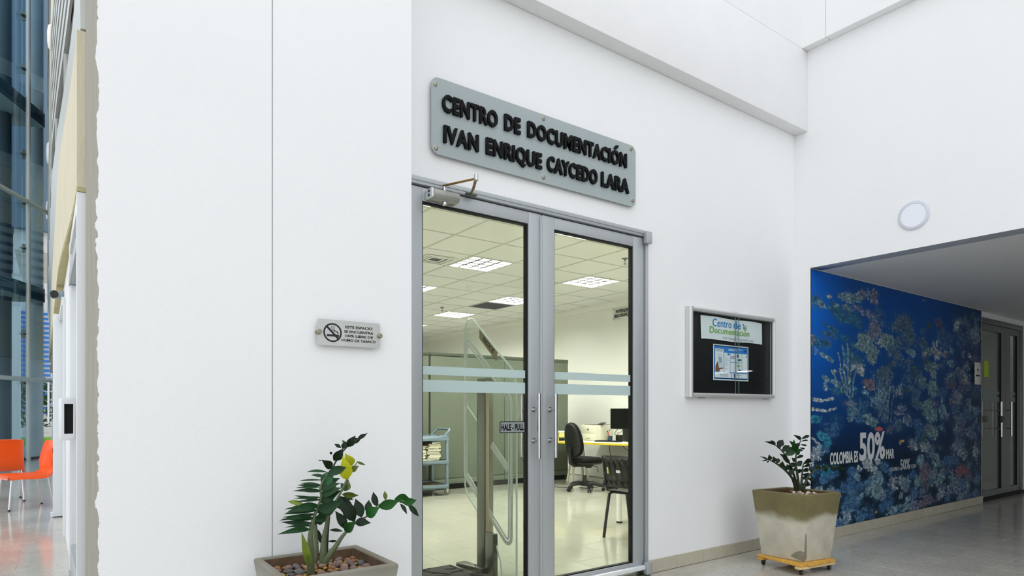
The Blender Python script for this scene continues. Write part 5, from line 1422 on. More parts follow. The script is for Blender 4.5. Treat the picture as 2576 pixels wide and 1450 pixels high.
MB().box(7.4085, 7.47, 8.62, 9.3, .0, 2.10).build('side_return', OLIVED, c)
MB().box(6.70, 6.74, 8.5385, 8.5395, 1.02, 1.055).build('paper_tag', YEL, c, label='small yellow paper tag')
MB().box(4.6005, 4.6275, 8.575, 9.2, 0.001, 2.1).build('filler_strip', OLIVED, c)

# ------------------------------------------------------------------ security gate
X = 2.675
sgx = thing('security_gate', 'clear acrylic book security gate with a steel post, inside the glass door', 'security gate', (X, 4.05, 0))
outl = [(4.352, .64), (4.36, 1.15), (4.36, 1.80), (4.349, 1.89), (4.335, 1.945), (4.30, 1.968), (4.26, 1.975), (4.225, 1.967), (4.19, 1.935), (3.872, 1.675), (3.70, 1.54), (3.668, 1.49), (3.650, 1.40), (3.646, 1.30), (3.646, .001), (3.83, .001), (3.85, .12), (3.90, .22), (4.00, .32), (4.123, .415), (4.30, .555), (4.338, .60)]
MB().prism(outl, fYZ, X - .009, X + .009).build('acrylic_panel', ACRYL, sgx)
EDGE = M('acrylic_edge', (206, 222, 214), .25)
MB().tube([(X, a, b) for a, b in outl], .0075, 6, closed=True).build('panel_edge', EDGE, sgx)
BAND = M('antenna_band', (178, 188, 186), .35, metal=.1)
lo = [(4.352, .76), (4.352, 1.70), (4.347, 1.75), (4.333, 1.79), (4.31, 1.812), (4.285, 1.816), (4.258, 1.806), (4.231, 1.787), (3.72, 1.375), (3.692, 1.34), (3.680, 1.29), (3.680, .33), (3.686, .295), (3.70, .272), (3.731, .258), (3.765, .262), (3.79, .276), (4.30, .67), (4.335, .71)]


def inset(P, d):
    out = []
    n = len(P)
    for i in range(n):
        a, b, c = Vector(P[i - 1]), Vector(P[i]), Vector(P[(i + 1) % n])
        t1, t2 = (b - a).normalized(), (c - b).normalized()
        n1, n2 = Vector((-t1.y, t1.x)), Vector((-t2.y, t2.x))
        m = (n1 + n2).normalized()
        k = d / max(.5, m.dot(n1))
        out.append(tuple(b - m * k * SGN))
    return out


ar = sum(lo[i - 1][0] * lo[i][1] - lo[i][0] * lo[i - 1][1] for i in range(len(lo)))
SGN = -1 if ar > 0 else 1
MB().ring(lo, inset(lo, .030), fYZ, X - .013, X - .0095).build('antenna_loop', BAND, sgx)
MB().ring(inset(lo, .040), inset(lo, .056), fYZ, X - .013, X - .0095).build('antenna_loop', BAND, sgx)
for (a, b), (c, d), w in (((4.30, 1.28), (4.125, 1.135), .012), ((3.953, .985), (3.735, .815), .055), ((4.30, .735), (4.125, .60), .02)):
    L = math.hypot(c - a, d - b)
    MB().obox((X - .0115, (a + c) / 2, (b + d) / 2), (.0035, L, w), (1, 0, 0), (0, -(d - b), (c - a)) if c > a else (0, (d - b), -(c - a))).build('antenna_bar', BAND if w > .015 else EDGE, sgx)
MB().box(X - .035, X + .045, 4.012, 4.122, .001, 1.49).build('post', STEELD, sgx, bevel=.003)
MB().box(X - .028, X + .040, 4.005, 4.0118, .001, 1.47).build('post_face', STEELB, sgx)
MB().box(X - .0355, X + .010, 3.90, 4.0045, .001, .315).build('post_foot', STEELD, sgx, bevel=.003)
MB().box(X - .014, X + .012, 3.985, 4.0045, .315, 1.40).build('post_rail', STEELB, sgx)
MB().cyl((X - .0355, 4.06, .9), (X - .0365, 4.06, .9), .004, 8).build('lock_hole', BLACK, sgx)
lb = MB().prism([(4.119, 1.872), (3.872, 1.677), (3.888, 1.612), (4.119, 1.803)], fYZ, X - .0135, X - .0095).build('name_strip', M('bronze_name_strip', (122, 116, 92), .4, metal=.3), sgx)
du = Vector((0, -.247, -.195)).normalized()
line('DIALOC ID', (X - .0139, 4.075, 1.790), .19, .030, INK, lb, bold=.03, axes=(du, Vector((1, 0, 0)).cross(du) * (1 if Vector((1, 0, 0)).cross(du).z > 0 else -1), Vector((-1, 0, 0))))
MB().prism([(2.55, 4.285), (2.64, 4.285), (2.64, 4.0), (2.60, 4.0)], fXY, .014, .045).build('base_cover', STEELD, sgx, bevel=.003)
MB().cyl((2.60, 4.08, .045), (2.60, 4.08, .062), .007, 8).build('anchor_bolt', STEEL, sgx)

mt = thing('door_mat', 'dark grey patterned carpet mat just inside the glass door', 'mat', (2.2, 3.9, 0))
MATM = M('grey_carpet', (64, 64, 62), .95, spec=.1, var=.2, scale=60, bump=.6, bscale=200)
MB().box(1.75, 2.545, 3.46, 4.36, .001, .013).build('pile', MATM, mt, bevel=.004)
for k in range(14):
    r_ = random.Random(k)
    x, y = r_.uniform(1.95, 2.45), r_.uniform(3.6, 4.28)
    P = [(x, y)]
    a = r_.uniform(0, 6.28)
    for q in range(6):
        a += r_.uniform(-1., 1.)
        x, y = min(max(x + .06 * math.cos(a), 1.80), 2.52), min(max(y + .06 * math.sin(a), 3.5), 4.33)
        P.append((x, y))
    MB().tube([(a_, b_, .0125) for a_, b_ in P], .008, 5).build('pattern_line', M('mat_dark', (34, 34, 33), .95) if 'mat_dark' not in bpy.data.materials else bpy.data.materials['mat_dark'], mt)
MB().tube([(2.50, 3.47, .012), (2.53, 3.8, .03), (2.52, 4.0, .012)], .02, 8).build('curled_edge', MATM, mt)

# ------------------------------------------------------------------ book cart
ct = thing('book_cart', 'blue grey three-shelf book cart stacked with magazines', 'cart', (4.25, 8.2, 0))
cx0, cx1, cy0, cy1 = 3.80, 4.632, 7.98, 8.46
for z0, z1 in ((.80, .865), (.452, .515), (.10, .163)):
    m = MB().box(cx0, cx1, cy0, cy1, z0, z0 + .012)
    m.box(cx0, cx1, cy0, cy0 + .012, z0, z1).box(cx0, cx1, cy1 - .012, cy1, z0, z1).box(cx0, cx0 + .012, cy0, cy1, z0, z1).box(cx1 - .012, cx1, cy0, cy1, z0, z1)
    if z1 > .8:
        m.box(cx0, cx1, cy0, cy1, z1 - .005, z1)
    m.build('shelf', BLUEG, ct, bevel=.006)
for x in (cx0 + .02, cx1 - .025):
    for y in (cy0 + .02, cy1 - .02):
        MB().box(x - .02, x + .02, y - .016, y + .016, .13, .80).build('leg', BLUEG, ct, bevel=.006)
        w = MB().cyl((x, y, .098), (x, y, .13), .014, 8).box(x - .022, x + .022, y - .016, y + .016, .09, .099).box(x - .012, x + .012, y - .018, y - .015, .045, .092).box(x - .012, x + .012, y + .015, y + .018, .045, .092).build('caster', STEEL, ct)
        MB().cyl((x, y - .012, .045), (x, y + .012, .045), .044, 20).build('wheel', M('grey_rubber_wheel', (96, 100, 88), .5) if 'grey_rubber_wheel' not in bpy.data.materials else bpy.data.materials['grey_rubber_wheel'], w, bevel=.006)
MB().tube([(4.60, 8.06, .865), (4.635, 8.05, .90), (4.675, 8.05, .945), (4.685, 8.07, .958), (4.685, 8.2, .962), (4.685, 8.38, .962), (4.68, 8.41, .955), (4.62, 8.44, .90), (4.58, 8.44, .865)], .016, 10).build('push_handle', BLUEG, ct)
MB().box(4.50, 4.628, 8.02, 8.12, .866, .874).box(4.50, 4.628, 8.36, 8.45, .866, .874).build('handle_mount', BLUEG, ct, bevel=.003)
rb = random.Random(9)
STACKS = [('stack by the cart leg', 4.40, 8.13, .517, 13, [1, 0, 1, 4, 1, 0, 0, 5, 2, 0, 0, 3, 5]), ('stack by the door jamb', 4.17, 8.15, .517, 11, [0, 1, 0, 0, 1, 5, 0, 2, 0, 5, 0])]
for nm, x, y, z, n, cols in STACKS:
    for k in range(n):
        h = rb.uniform(.012, .026)
        a = rb.uniform(-.12, .12) + (.25 if k > n - 4 else 0)
        dx, dy = rb.uniform(-.012, .012), rb.uniform(-.015, .015)
        w, d = rb.uniform(.19, .215), rb.uniform(.255, .285)
        pos = 'bottom' if k == 0 else 'top' if k == n - 1 else None
        cn = ('cream', 'white', 'straw-yellow', 'brown', 'grey', 'dark')[cols[k]]
        lbl = 'thin %s magazine at the %s of the %s' % (cn, pos, nm) if pos else 'thin %s magazine in the middle of the %s' % (cn, nm)
        b = thing('magazine', lbl, 'magazine', (x + dx, y + dy, z), a, 'magazines on the book cart', False)
        MB().box(-w / 2 + .002, w / 2 - .003, -d / 2 + .003, d / 2 - .003, .0015, h - .0015).build('pages', BOOKS[1], b)
        MB().box(-w / 2, w / 2, -d / 2, d / 2, 0, .0014).box(-w / 2, w / 2, -d / 2, d / 2, h - .0014, h).box(-w / 2, -w / 2 + .0014, -d / 2, d / 2, 0, h).build('cover', BOOKS[cols[k]], b)
        z += h + .0003
bx = thing('binder', 'dark flat binder with a yellow edge on the lowest shelf of the cart', 'binder', (4.3, 8.2, .113), -.15, None, False)
MB().box(-.28, .24, -.16, .16, .0, .005).box(-.28, .24, -.16, .16, .05, .055).box(-.28, -.275, -.16, .16, 0, .055).build('cover', BOOKS[5], bx, bevel=.002)
MB().box(-.27, .23, -.155, .155, .006, .049).build('pages', BOOKS[2], bx)

# ------------------------------------------------------------------ office swivel chair (faces +x in its own frame)
oc = thing('office_chair', 'black fabric swivel chair with a tall oval back at the yellow-edged desk', 'chair', (6.58, 7.20, 0), math.radians(-6), None, False)
for k in range(5):
    a = 2 * math.pi * k / 5 + .55
    d = Vector((math.cos(a), math.sin(a), 0))
    pts = [d * .03 + Vector((0, 0, .11)), d * .12 + Vector((0, 0, .118)), d * .22 + Vector((0, 0, .10)), d * .285 + Vector((0, 0, .072))]
    MB().tube(pts, [.034, .03, .024, .018], 8).build('base_arm', BLACKP, oc)
    p = d * .285
    q = Vector((-d.y, d.x, 0))
    c = MB().cyl(p + Vector((0, 0, .05)), p + Vector((0, 0, .072)), .008, 8).obox(p + Vector((0, 0, .042)), (.04, .046, .018), tuple(d)).build('caster', BLACKP, oc)
    for sg_ in (-1, 1):
        MB().cyl(p + q * (sg_ * .009) + Vector((0, 0, .0255)), p + q * (sg_ * .023) + Vector((0, 0, .0255)), .025, 14).build('wheel', BLACKP, c, bevel=.003)
MB().lathe((0, 0, 0), [(.034, .075), (.034, .20), (.028, .215), (.028, .24)], 16).build('column_sleeve', BLACKP, oc)
MB().cyl((0, 0, .24), (0, 0, .395), .014, 14).build('gas_lift', STEEL, oc)
MB().box(-.1, .12, -.07, .07, .375, .415).box(.03, .10, -.05, .05, .35, .38).build('mechanism', BLACKP, oc, bevel=.008)
MB().tube([(.05, -.06, .39), (.06, -.22, .39), (.065, -.245, .375), (.065, -.25, .30)], .006, 6).build('lever', BLACKP, oc)


def pad(c, R3, a, b, thick, mat, name, par, pw=2.6, bend=0., taper=0.):
    """upholstered pad: superellipse outline, domed both sides"""
    vs, fs = [], []
    n, rings = 36, [(1., 0.), (.97, .55), (.88, .85), (.6, 1.), (0., 1.08)]
    lay = [(s, h) for s, h in reversed(rings)] + [(s, -h) for s, h in rings[1:]]
    for s, h in lay:
        for k in range(n):
            t_ = 2 * math.pi * k / n
            ct_, st_ = math.cos(t_), math.sin(t_)
            u = a * s * math.copysign(abs(ct_) ** (2 / pw), ct_)
            v = b * s * math.copysign(abs(st_) ** (2 / pw), st_)
            u *= 1 + taper * v / b
            w = h * thick / 2 + bend * (u / a) ** 2
            vs.append(c + R3 @ Vector((u, v, w)))
    for i in range(len(lay) - 1):
        for k in range(n):
            l = (k + 1) % n
            fs.append((i * n + k, (i + 1) * n + k, (i + 1) * n + l, i * n + l))
    return MB().add(vs, fs).build(name, mat, par, ang=60)


# seat: local u across (y), v along x
pad(Vector((.03, 0, .475)), Matrix(((0, 1, 0), (-1, 0, 0), (0, 0, 1))), .235, .235, .085, BLACKF, 'seat', oc, 3.0, .006)
pad(Vector((.03, 0, .435)), Matrix(((0, 1, 0), (-1, 0, 0), (0, 0, 1))), .22, .215, .05, BLACKP, 'seat_shell', oc, 3.0)
tl = math.radians(8)
RB = Matrix(((0, -math.sin(tl), math.cos(tl)), (-1, 0, 0), (0, math.cos(tl), math.sin(tl)))) if False else Matrix(((0, -.12, 1), (1, 0, 0), (0, 1, .12)))
pad(Vector((-.225, 0, .79)), RB, .205, .265, .075, BLACKF, 'backrest', oc, 2.5, .03, -.16)
pad(Vector((-.262, 0, .79)), RB, .195, .25, .03, BLACKP, 'back_shell', oc, 2.5, .03, -.16)
MB().tube([(-.02, 0, .40), (-.2, 0, .40), (-.265, 0, .44), (-.275, 0, .56), (-.275, 0, .68)], [.03, .03, .032, .03, .022], 10).build('back_bar', BLACKP, oc)

# ------------------------------------------------------------------ desk
dk = thing('office_desk', 'cream desk top with a yellow edge band standing on white trestles', 'desk', (7.4, 7.5, 0))
PD = [(6.744, 8.43), (6.744, 8.03), (7.176, 6.78), (7.235, 6.60), (8.12, 6.60), (8.12, 8.43)]
MB().prism(PD, fXY, .692, .7175).build('desk_top', CREAM, dk)
MB().ring([(x - .003 if x < 8 else x, y) for x, y in PD], [(x + .004 if x < 8 else x - .004, y + (.004 if y < 7 else -.004 if y > 8.2 else 0)) for x, y in PD], fXY, .688, .7176).build('edge_band', YEL, dk)
MB().obox((7.185, 6.72, .703), (.003, .05, .014), (1.243, .43, 0)).build('edge_socket', STEELD, dk)
for bx_, by_ in ((7.38, 8.25), (7.72, 7.05)):
    for sx in (-1, 1):
        for sy in (-1, 1):
            MB().tube([(bx_ + sx * .06, by_ + sy * .03, .69), (bx_ + sx * .19, by_ + sy * .06, .001)], .022, 10).build('trestle_leg', CREAM, dk)
    MB().box(bx_ - .12, bx_ + .12, by_ - .045, by_ + .045, .655, .691).build('trestle_head', CREAM, dk, bevel=.004)
MB().tube([(7.42, 6.75, .68), (7.30, 6.70, .35), (7.24, 6.66, .02)], .016, 8).build('dark_leg', BLACKP, dk)
for P in ([(7.25, 7.35, .69), (7.25, 7.33, .55), (7.27, 7.3, .42)], [(7.32, 7.15, .69), (7.35, 7.0, .58), (7.36, 6.85, .6), (7.40, 6.75, .67)], [(7.36, 6.95, .68), (7.33, 6.90, .50), (7.38, 6.80, .42), (7.37, 6.72, .60)], [(7.40, 6.92, .68), (7.36, 6.85, .46), (7.34, 6.72, .55)]):
    MB().tube(P, .006, 6).build('cable', BLACKP, dk)
# things on and under the desk
Dz = .718
prn = thing('laser_printer', 'boxy cream laser printer on the yellow-edged desk', 'printer', (7.59, 7.98, Dz))
MB().box(7.385, 7.79, 7.79, 8.175, Dz, Dz + .268).build('body', CREAM, prn, bevel=.012)
MB().box(7.379, 7.3845, 7.80, 8.165, Dz + .015, Dz + .115).build('paper_tray', CREAM, prn, bevel=.004)
MB().box(7.379, 7.3845, 7.80, 8.165, Dz + .123, Dz + .262).build('front_panel', CREAM, prn, bevel=.004)
MB().box(7.3765, 7.3795, 7.93, 8.04, Dz + .03, Dz + .042).build('tray_grip', M('printer_grip', (150, 148, 120), .5), prn)
MB().cyl((7.3785, 7.99, Dz + .19), (7.3765, 7.99, Dz + .19), .017, 16).build('round_badge', STEELD, prn)
MB().box(7.42, 7.75, 7.83, 8.13, Dz + .2685, Dz + .274).build('output_slot', BLACKP, prn)
MB().obox((7.52, 7.80, Dz + .292), (.1, .13, .012), (1, 0, .35)).build('control_panel', BLACKP, prn, bevel=.004)
mo = thing('monitor', 'black flat computer monitor on the desk, cut by the door frame', 'monitor', (7.56, 7.29, Dz))
MB().box(7.51, 7.545, 7.0, 7.585, .925, 1.268).build('casing', BLACKP, mo, bevel=.006)
MB().box(7.507, 7.5105, 7.008, 7.577, .94, 1.258).build('screen', DKGLOSS, mo)
MB().box(7.55, 7.58, 7.22, 7.34, Dz + .008, 1.05).build('stand', BLACKP, mo, bevel=.004)
MB().box(7.54, 7.69, 7.16, 7.24, Dz, Dz + .010).build('stand_base', BLACKP, mo, bevel=.004)
MB().tube([(7.55, 7.45, .93), (7.57, 7.55, .85), (7.60, 7.47, .76), (7.64, 7.45, Dz + .008)], .005, 6).build('cable', BLACKP, mo)
MB().tube([(7.55, 7.32, .94), (7.58, 7.40, .88), (7.6, 7.50, .86), (7.66, 7.56, .74)], .004, 6).build('cable', BLACKP, mo)
kb = thing('keyboard', 'flat black keyboard lying along the yellow desk edge', 'keyboard', (7.37, 7.45, Dz))
kx, ky = Vector((.43, -1.243, 0)).normalized(), Vector((1.243, .43, 0)).normalized()
kc = Vector((7.355, 7.47, Dz + .009))
MB().obox(kc, (.45, .14, .016), tuple(kx)).build('casing', BLACKP, kb, bevel=.004)
for a in range(5):
    for b in range(15):
        MB().obox(kc + kx * (-.2 + b * .0285) + ky * (-.05 + a * .024) + Vector((0, 0, .010)), (.024, .02, .006), tuple(kx)).build('key', BLACKF, kb)
cu_ = thing('pen_cup', 'dark blue pen cup beside the printer', 'pen cup', (7.62, 7.70, Dz))
BLUC = M('navy_cup', (34, 62, 92), .4)
MB().ring([(7.62 + .038 * math.cos(k * .3927), 7.70 + .038 * math.sin(k * .3927)) for k in range(16)], [(7.62 + .034 * math.cos(k * .3927), 7.70 + .034 * math.sin(k * .3927)) for k in range(16)], fXY, Dz, Dz + .085).build('cup_wall', BLUC, cu_)
MB().cyl((7.62, 7.70, Dz + .0005), (7.62, 7.70, Dz + .004), .0335, 16).build('cup_bottom', BLUC, cu_)
for nm, a, b, c, lb in (('marker', (7.618, 7.712, Dz + .006), (7.60, 7.735, Dz + .15), (226, 92, 60), 'red marker pen in the navy pen cup'), ('glue_stick', (7.63, 7.69, Dz + .006), (7.625, 7.715, Dz + .17), (232, 232, 224), 'white pen with a dark cap in the navy pen cup')):
    q = thing('pen', lb, 'pen', a)
    A, B = Vector(a), Vector(b)
    MB().cyl(A, B, .008, 10).build('barrel', M(nm + '_barrel', c, .4), q)
    MB().cyl(B, B + (B - A).normalized() * .02, .0085, 10).build('cap', BLACKP, q)
db = thing('desktop_box', 'low black mini computer box standing behind the keyboard', 'computer', (7.72, 7.45, Dz))
MB().box(7.69, 7.86, 7.25, 7.64, Dz, Dz + .1).build('casing', BLACKP, db, bevel=.005)
MB().box(7.687, 7.6898, 7.28, 7.61, Dz + .02, Dz + .08).build('front_grille', DKGLOSS, db)
tr = thing('paper_tray', 'pale yellow document tray with white sheets beside the swivel chair', 'tray', (6.95, 8.22, Dz))
MB().box(6.80, 7.10, 8.08, 8.36, Dz, Dz + .006).box(6.80, 7.10, 8.08, 8.36, Dz + .06, Dz + .066).box(6.80, 6.806, 8.08, 8.36, Dz, Dz + .14).box(6.80, 7.10, 8.354, 8.36, Dz, Dz + .14).box(6.80, 7.10, 8.08, 8.086, Dz + .06, Dz + .14).build('tray', YEL2, tr)
MB().box(6.81, 7.08, 8.09, 8.345, Dz + .145, Dz + .165).build('sheets', PAPER, tr)
MB().box(6.82, 7.06, 8.10, 8.34, Dz + .009, Dz + .03).build('dark_folder', BLACKP, tr)
bg_ = thing('backpack', 'dark slumped bag on the floor under the desk', 'bag', (7.13, 7.1, 0))
MB().ell((7.14, 7.10, .12), (.17, .2, .15), 16, 10, None, lambda p: Vector((p.x * (1.0 - p.z * 2.2), p.y * (1 - p.z * 2.0), max(p.z, -.117)))).build('body', M('navy_fabric', (24, 27, 38), .9, var=.2, scale=40, bump=.5, bscale=80), bg_)
MB().tube([(7.05, 7.02, .20), (7.03, 7.04, .27), (7.08, 7.09, .29), (7.12, 7.1, .24)], .012, 8).build('strap', BLACKF, bg_)
for P, lb in (([(6.30, 8.50, .50), (6.28, 8.30, .30), (6.33, 8.0, .14), (6.48, 7.75, .008), (6.62, 7.6, .007)], 'black power cord hanging from the cabinet to the floor'), ([(7.05, 6.98, .22), (6.9, 7.0, .16), (6.85, 7.15, .05), (6.80, 7.35, .007), (6.75, 7.5, .007)], 'black cable running from the bag across the floor')):
    q = MB().tube(P, .006, 6).mesh('cable', BLACKP, Vector(P[0]))
    o = put('power_cord', q)
    o.location = P[0]
    tag(o, lb, 'cable', 'cables by the swivel chair')

# ------------------------------------------------------------------ visitor chair (faces +x in its own frame), half hidden by the door frame
vc_ = thing('visitor_chair', 'black slotted plastic visitor chair inside the second glass leaf', 'chair', (4.60, 4.28, 0), math.radians(8), None, False)
for sy in (-1, 1):
    y = sy * .215
    MB().tube([(-.245, y, .001), (-.20, y, .22), (-.155, y, .42), (-.12, y, .432), (.10, y, .432), (.125, y, .42), (.165, y, .21), (.20, y, .001)], [.015] * 8, 10).build('leg_frame', BLACKP, vc_)
    MB().tube([(.10, y * .98, .445), (-.12, y * .98, .445), (-.185, y, .46), (-.215, y, .52), (-.235, y * 1.0, .66), (-.255, y, .78)], .012, 8).build('back_upright', BLACKP, vc_)
    MB().tube([(-.02, y * .98, .45), (-.10, y, .50), (-.06, y, .535), (.04, y, .53), (.10, y, .49), (.11, y * .98, .45)], .010, 8).build('side_loop', BLACKP, vc_)
MB().tube([(-.1, -.2, .43), (-.1, .2, .43)], .011, 8).tube([(.08, -.2, .43), (.08, .2, .43)], .011, 8).build('cross_bar', BLACKP, vc_)
# seat shell
vs, fs = [], []
n = 12
for i in range(n + 1):
    for j in range(n + 1):
        x, y = -.19 + .42 * i / n, -.225 + .45 * j / n
        u, v = (x - .02) / .21, y / .225
        vs.append((x, y, .462 - .018 * (1 - v * v) * (1 - u * u) - (.03 * max(0, u - .6) ** 2 * 6)))
k0 = len(vs)
vs += [(x, y, z - .007) for x, y, z in vs]
for i in range(n):
    for j in range(n):
        k = i * (n + 1) + j
        fs += [(k, k + n + 1, k + n + 2, k + 1), (k0 + k, k0 + k + 1, k0 + k + n + 2, k0 + k + n + 1)]
for i in range(n):
    for a, b in ((i, i + 1), (n * (n + 1) + i, n * (n + 1) + i + 1), (i * (n + 1), (i + 1) * (n + 1)), (i * (n + 1) + n, (i + 1) * (n + 1) + n)):
        fs.append((a, b, b + k0, a + k0))
MB().add(vs, fs).build('seat', BLACKP, vc_, ang=60)
# back shell with two rows of slots: strips of a curved plate, holes left open
rows = [.50, .548, .572, .730, .756, .80]
cols = [-.235]
slots = [(-.17, -.161), (-.10, -.091), (-.03, -.021), (.04, .049), (.11, .119), (.18, .189)]
for a, b in slots:
    cols += [a, b]
cols.append(.235)


def bk(y, z, o):
    return Vector((-.205 - .17 * (z - .5) - .05 * (1 - (y / .235) ** 2) * .8 + o, y * (1 - .35 * max(0, .58 - z)), z + (.012 if z > .79 else 0) * (1 - (y / .235) ** 2)))


m = MB()
for r_ in range(len(rows) - 1):
    for c_ in range(len(cols) - 1):
        if r_ in (1, 3) and c_ % 2 == 1:
            continue
        q = [(cols[c_], rows[r_]), (cols[c_ + 1], rows[r_]), (cols[c_ + 1], rows[r_ + 1]), (cols[c_], rows[r_ + 1])]
        m.add([bk(y, z, 0) for y, z in q] + [bk(y, z, .008) for y, z in q], [(0, 1, 2, 3), (7, 6, 5, 4), (0, 4, 5, 1), (1, 5, 6, 2), (2, 6, 7, 3), (3, 7, 4, 0)])
m.build('backrest', BLACKP, vc_, ang=50)
for y0, y1, z0, z1, mt_ in ((.15, .172, .63, .69, YEL2), (.0, .05, .645, .67, PAPER)):
    MB().add([bk(y0, z0, -.0015), bk(y1, z0, -.0015), bk(y1, z1, -.0015), bk(y0, z1, -.0015)], [(0, 1, 2, 3)]).build('sticker', mt_, vc_, label='small pale sticker')
# work table whose white legs stand behind the visitor chair
wt = thing('work_table', 'pale table with white tube legs behind the black visitor chair', 'table', (5.5, 4.45, 0))
MB().box(4.98, 6.1, 3.9, 4.98, .70, .722).build('table_top', YEL2, wt, bevel=.004)
for x, y in ((5.02, 4.93), (5.14, 4.84), (6.04, 4.93), (6.04, 3.96), (5.06, 3.96)):
    MB().cyl((x, y, .02), (x, y, .70), .03, 14).build('leg', WHT, wt)
    MB().cyl((x, y, .001), (x, y, .0205), .034, 14).build('foot', BLACKP, wt)
# ------------------------------------------------------------------ the wing running away beside the concrete end
def wbox(d0, d1, s0, s1, z0, z1, m=None):
    return (m or MB()).box(d0, d1, s0, s1, z0, z1, W)


struct(wbox(0, .3, 6.03, 22, 0, 2.56).build('wall_wing', WHITE))
def flare(s):
    """the upper storey starts flush with the concrete end and swings out a few centimetres"""
    k = min(1, max(0, (s - 4.525) / 3.0))
    return -.052 * k * k * (3 - 2 * k)


SS = [4.525, 4.8, 5.1, 5.4, 5.7, 6.0, 6.4, 6.8, 7.2, 7.6, 9, 12, 16, 21.5]


def swept(d0, d1, z0, z1, m=None):
    m = m or MB()
    vs, fs = [], []
    for s in SS:
        vs += [W(flare(s) + d0, s, z0), W(flare(s) + d0, s, z1), W(d1, s, z1), W(d1, s, z0)]
    n = len(SS)
    for i in range(n - 1):
        for q in range(4):
            l = (q + 1) % 4
            fs.append((i * 4 + q, i * 4 + l, i * 4 + 4 + l, i * 4 + 4 + q))
    fs += [(3, 2, 1, 0), (n * 4 - 4, n * 4 - 3, n * 4 - 2, n * 4 - 1)]
    return m.add(vs, fs)


struct(swept(-.012, .3, 2.57, 3.50).build('trim_5', BEIGE))
struct(swept(-.010, .3, 2.545, 2.569).build('trim_6', YPLAST))
d4 = sempty('door_4', (.1, 5.3, 0), 'white aluminium glass door with a push bar behind the concrete end')
wbox(-.012, .06, 4.53, 4.60, 0, 2.543).build('jamb', ALUW, d4, bevel=.003)
wbox(-.012, .06, 5.94, 6.02, 0, 2.543).build('jamb', ALUW, d4, bevel=.003)
wbox(-.010, .06, 4.601, 5.939, 2.46, 2.543).build('head', ALUW, d4, bevel=.003)
wbox(-.016, .06, 4.601, 5.939, 2.20, 2.285).build('transom', ALU, d4, bevel=.003)
wbox(-.010, .05, 4.601, 4.70, .02, 2.198).build('stile', ALUW, d4, bevel=.003)
wbox(-.010, .05, 5.84, 5.938, .02, 2.198).build('stile', ALUW, d4, bevel=.003)
wbox(-.008, .05, 4.701, 5.839, .02, .22).build('bottom_rail', ALU, d4, bevel=.003)
wbox(-.011, -.009, 4.601, 4.612, .03, 2.19).build('gasket', BLACK, d4)
wbox(.012, .02, 4.66, 5.90, .18, 2.22).build('glass_pane', CASEGLASS, d4)
wbox(.012, .02, 4.601, 5.939, 2.285, 2.46).build('glass_pane', CASEGLASS, d4)
fSD = lambda a, b, t: W(a, t, b)
MB().ring([(-.085, 1.06), (-.012, 1.06), (-.012, 1.325), (-.085, 1.325)], [(-.068, 1.10), (-.022, 1.10), (-.022, 1.285), (-.068, 1.285)], fSD, 4.75, 5.72).build('push_bar', ALUW, d4, bevel=.003)
wbox(-.0675, -.0225, 4.80, 5.70, 1.1005, 1.2845).build('push_bar_hollow_shade', BLACK, d4)  # black filler paints the dark hollow inside the push bar
struct(wbox(.2, .3, 4.53, 6.03, 0, 2.55).build('wall_wing_inner', OFFW))
d5 = sempty('door_5', (0, 9.2, 0), 'white open door edge farther along the wing wall')
wbox(-.085, -.002, 9.0, 9.3, .01, 2.36).build('leaf', ALUW, d5, bevel=.004)
wbox(-.03, -.002, 7.6, 8.99, 2.28, 2.36).build('head', ALUW, d5)
wbox(-.02, -.002, 7.6, 7.68, 0, 2.28).build('jamb', ALUW, d5)
wbox(-.0078, -.0022, 7.69, 8.98, .01, 2.27).build('glass_pane', DARKG if False else CASEGLASS, d5)
wbox(-.0886, -.0852, 9.05, 9.11, .74, .80).build('lock', BLACK, d5)
h = MB().cyl(W(-.125, 9.2, 1.09), W(-.125, 9.2, 1.57), .012, 10).build('pull_handle', STEEL, d5)
for z in (1.2, 1.46):
    MB().cyl(W(-.125, 9.2, z), W(-.085, 9.2, z), .007, 8).build('standoff', STEEL, h)
wbox(-.11, -.0855, 9.02, 9.12, .002, .05).build('floor_stop', ALUW, d5)
for k, s in enumerate((10.4, 12.2, 14.6, 17.6)):
    q = thing('wall_notice', ('thin dark-edged notice on the wing wall, nearest to the white door edge', 'thin dark-edged notice on the wing wall, second from the white door edge', 'thin dark-edged notice on the wing wall, third from the white door edge', 'thin dark-edged notice on the wing wall, last before the curtain glass')[k], 'notice', W(0, s, 1.05), group='dark edged notices on the wing wall')
    wbox(-.012, -.001, s - .3, s + .3, 1.06, 1.29).build('board', PAPER, q)
    wbox(-.014, -.0125, s - .3, s + .3, 1.28, 1.295).build('edge', BLACKP, q)
    wbox(-.03, -.0005, s - .315, s - .301, 1.04, 1.31).build('edge', BLACKP, q)
for k, s in enumerate((11.2, 13.2, 16.0)):
    q = thing('projecting_sign', ('small grey blade sign high on the wing wall above the nearest notice', 'small grey blade sign high on the wing wall, the middle one of three', 'small grey blade sign high on the wing wall, closest to the curtain glass')[k], 'sign', W(0, s, 2.1), group='blade signs on the wing wall')
    wbox(-.075, -.004, s, s + .02, 2.0, 2.18).build('blade', ALUD, q)
    wbox(-.01, -.0005, s - .03, s + .05, 2.04, 2.14).build('bracket', ALU, q)
cc = thing('security_camera', 'small black bullet camera under the beige fascia of the wing', 'camera', W(-.07, 8.1, 2.45))
MB().cyl(W(-.085, 8.02, 2.445), W(-.085, 8.2, 2.455), .036, 16).build('body', BLACKP, cc, bevel=.004)
MB().cyl(W(-.085, 8.005, 2.444), W(-.085, 8.0195, 2.445), .028, 16).build('lens', DKGLOSS, cc)
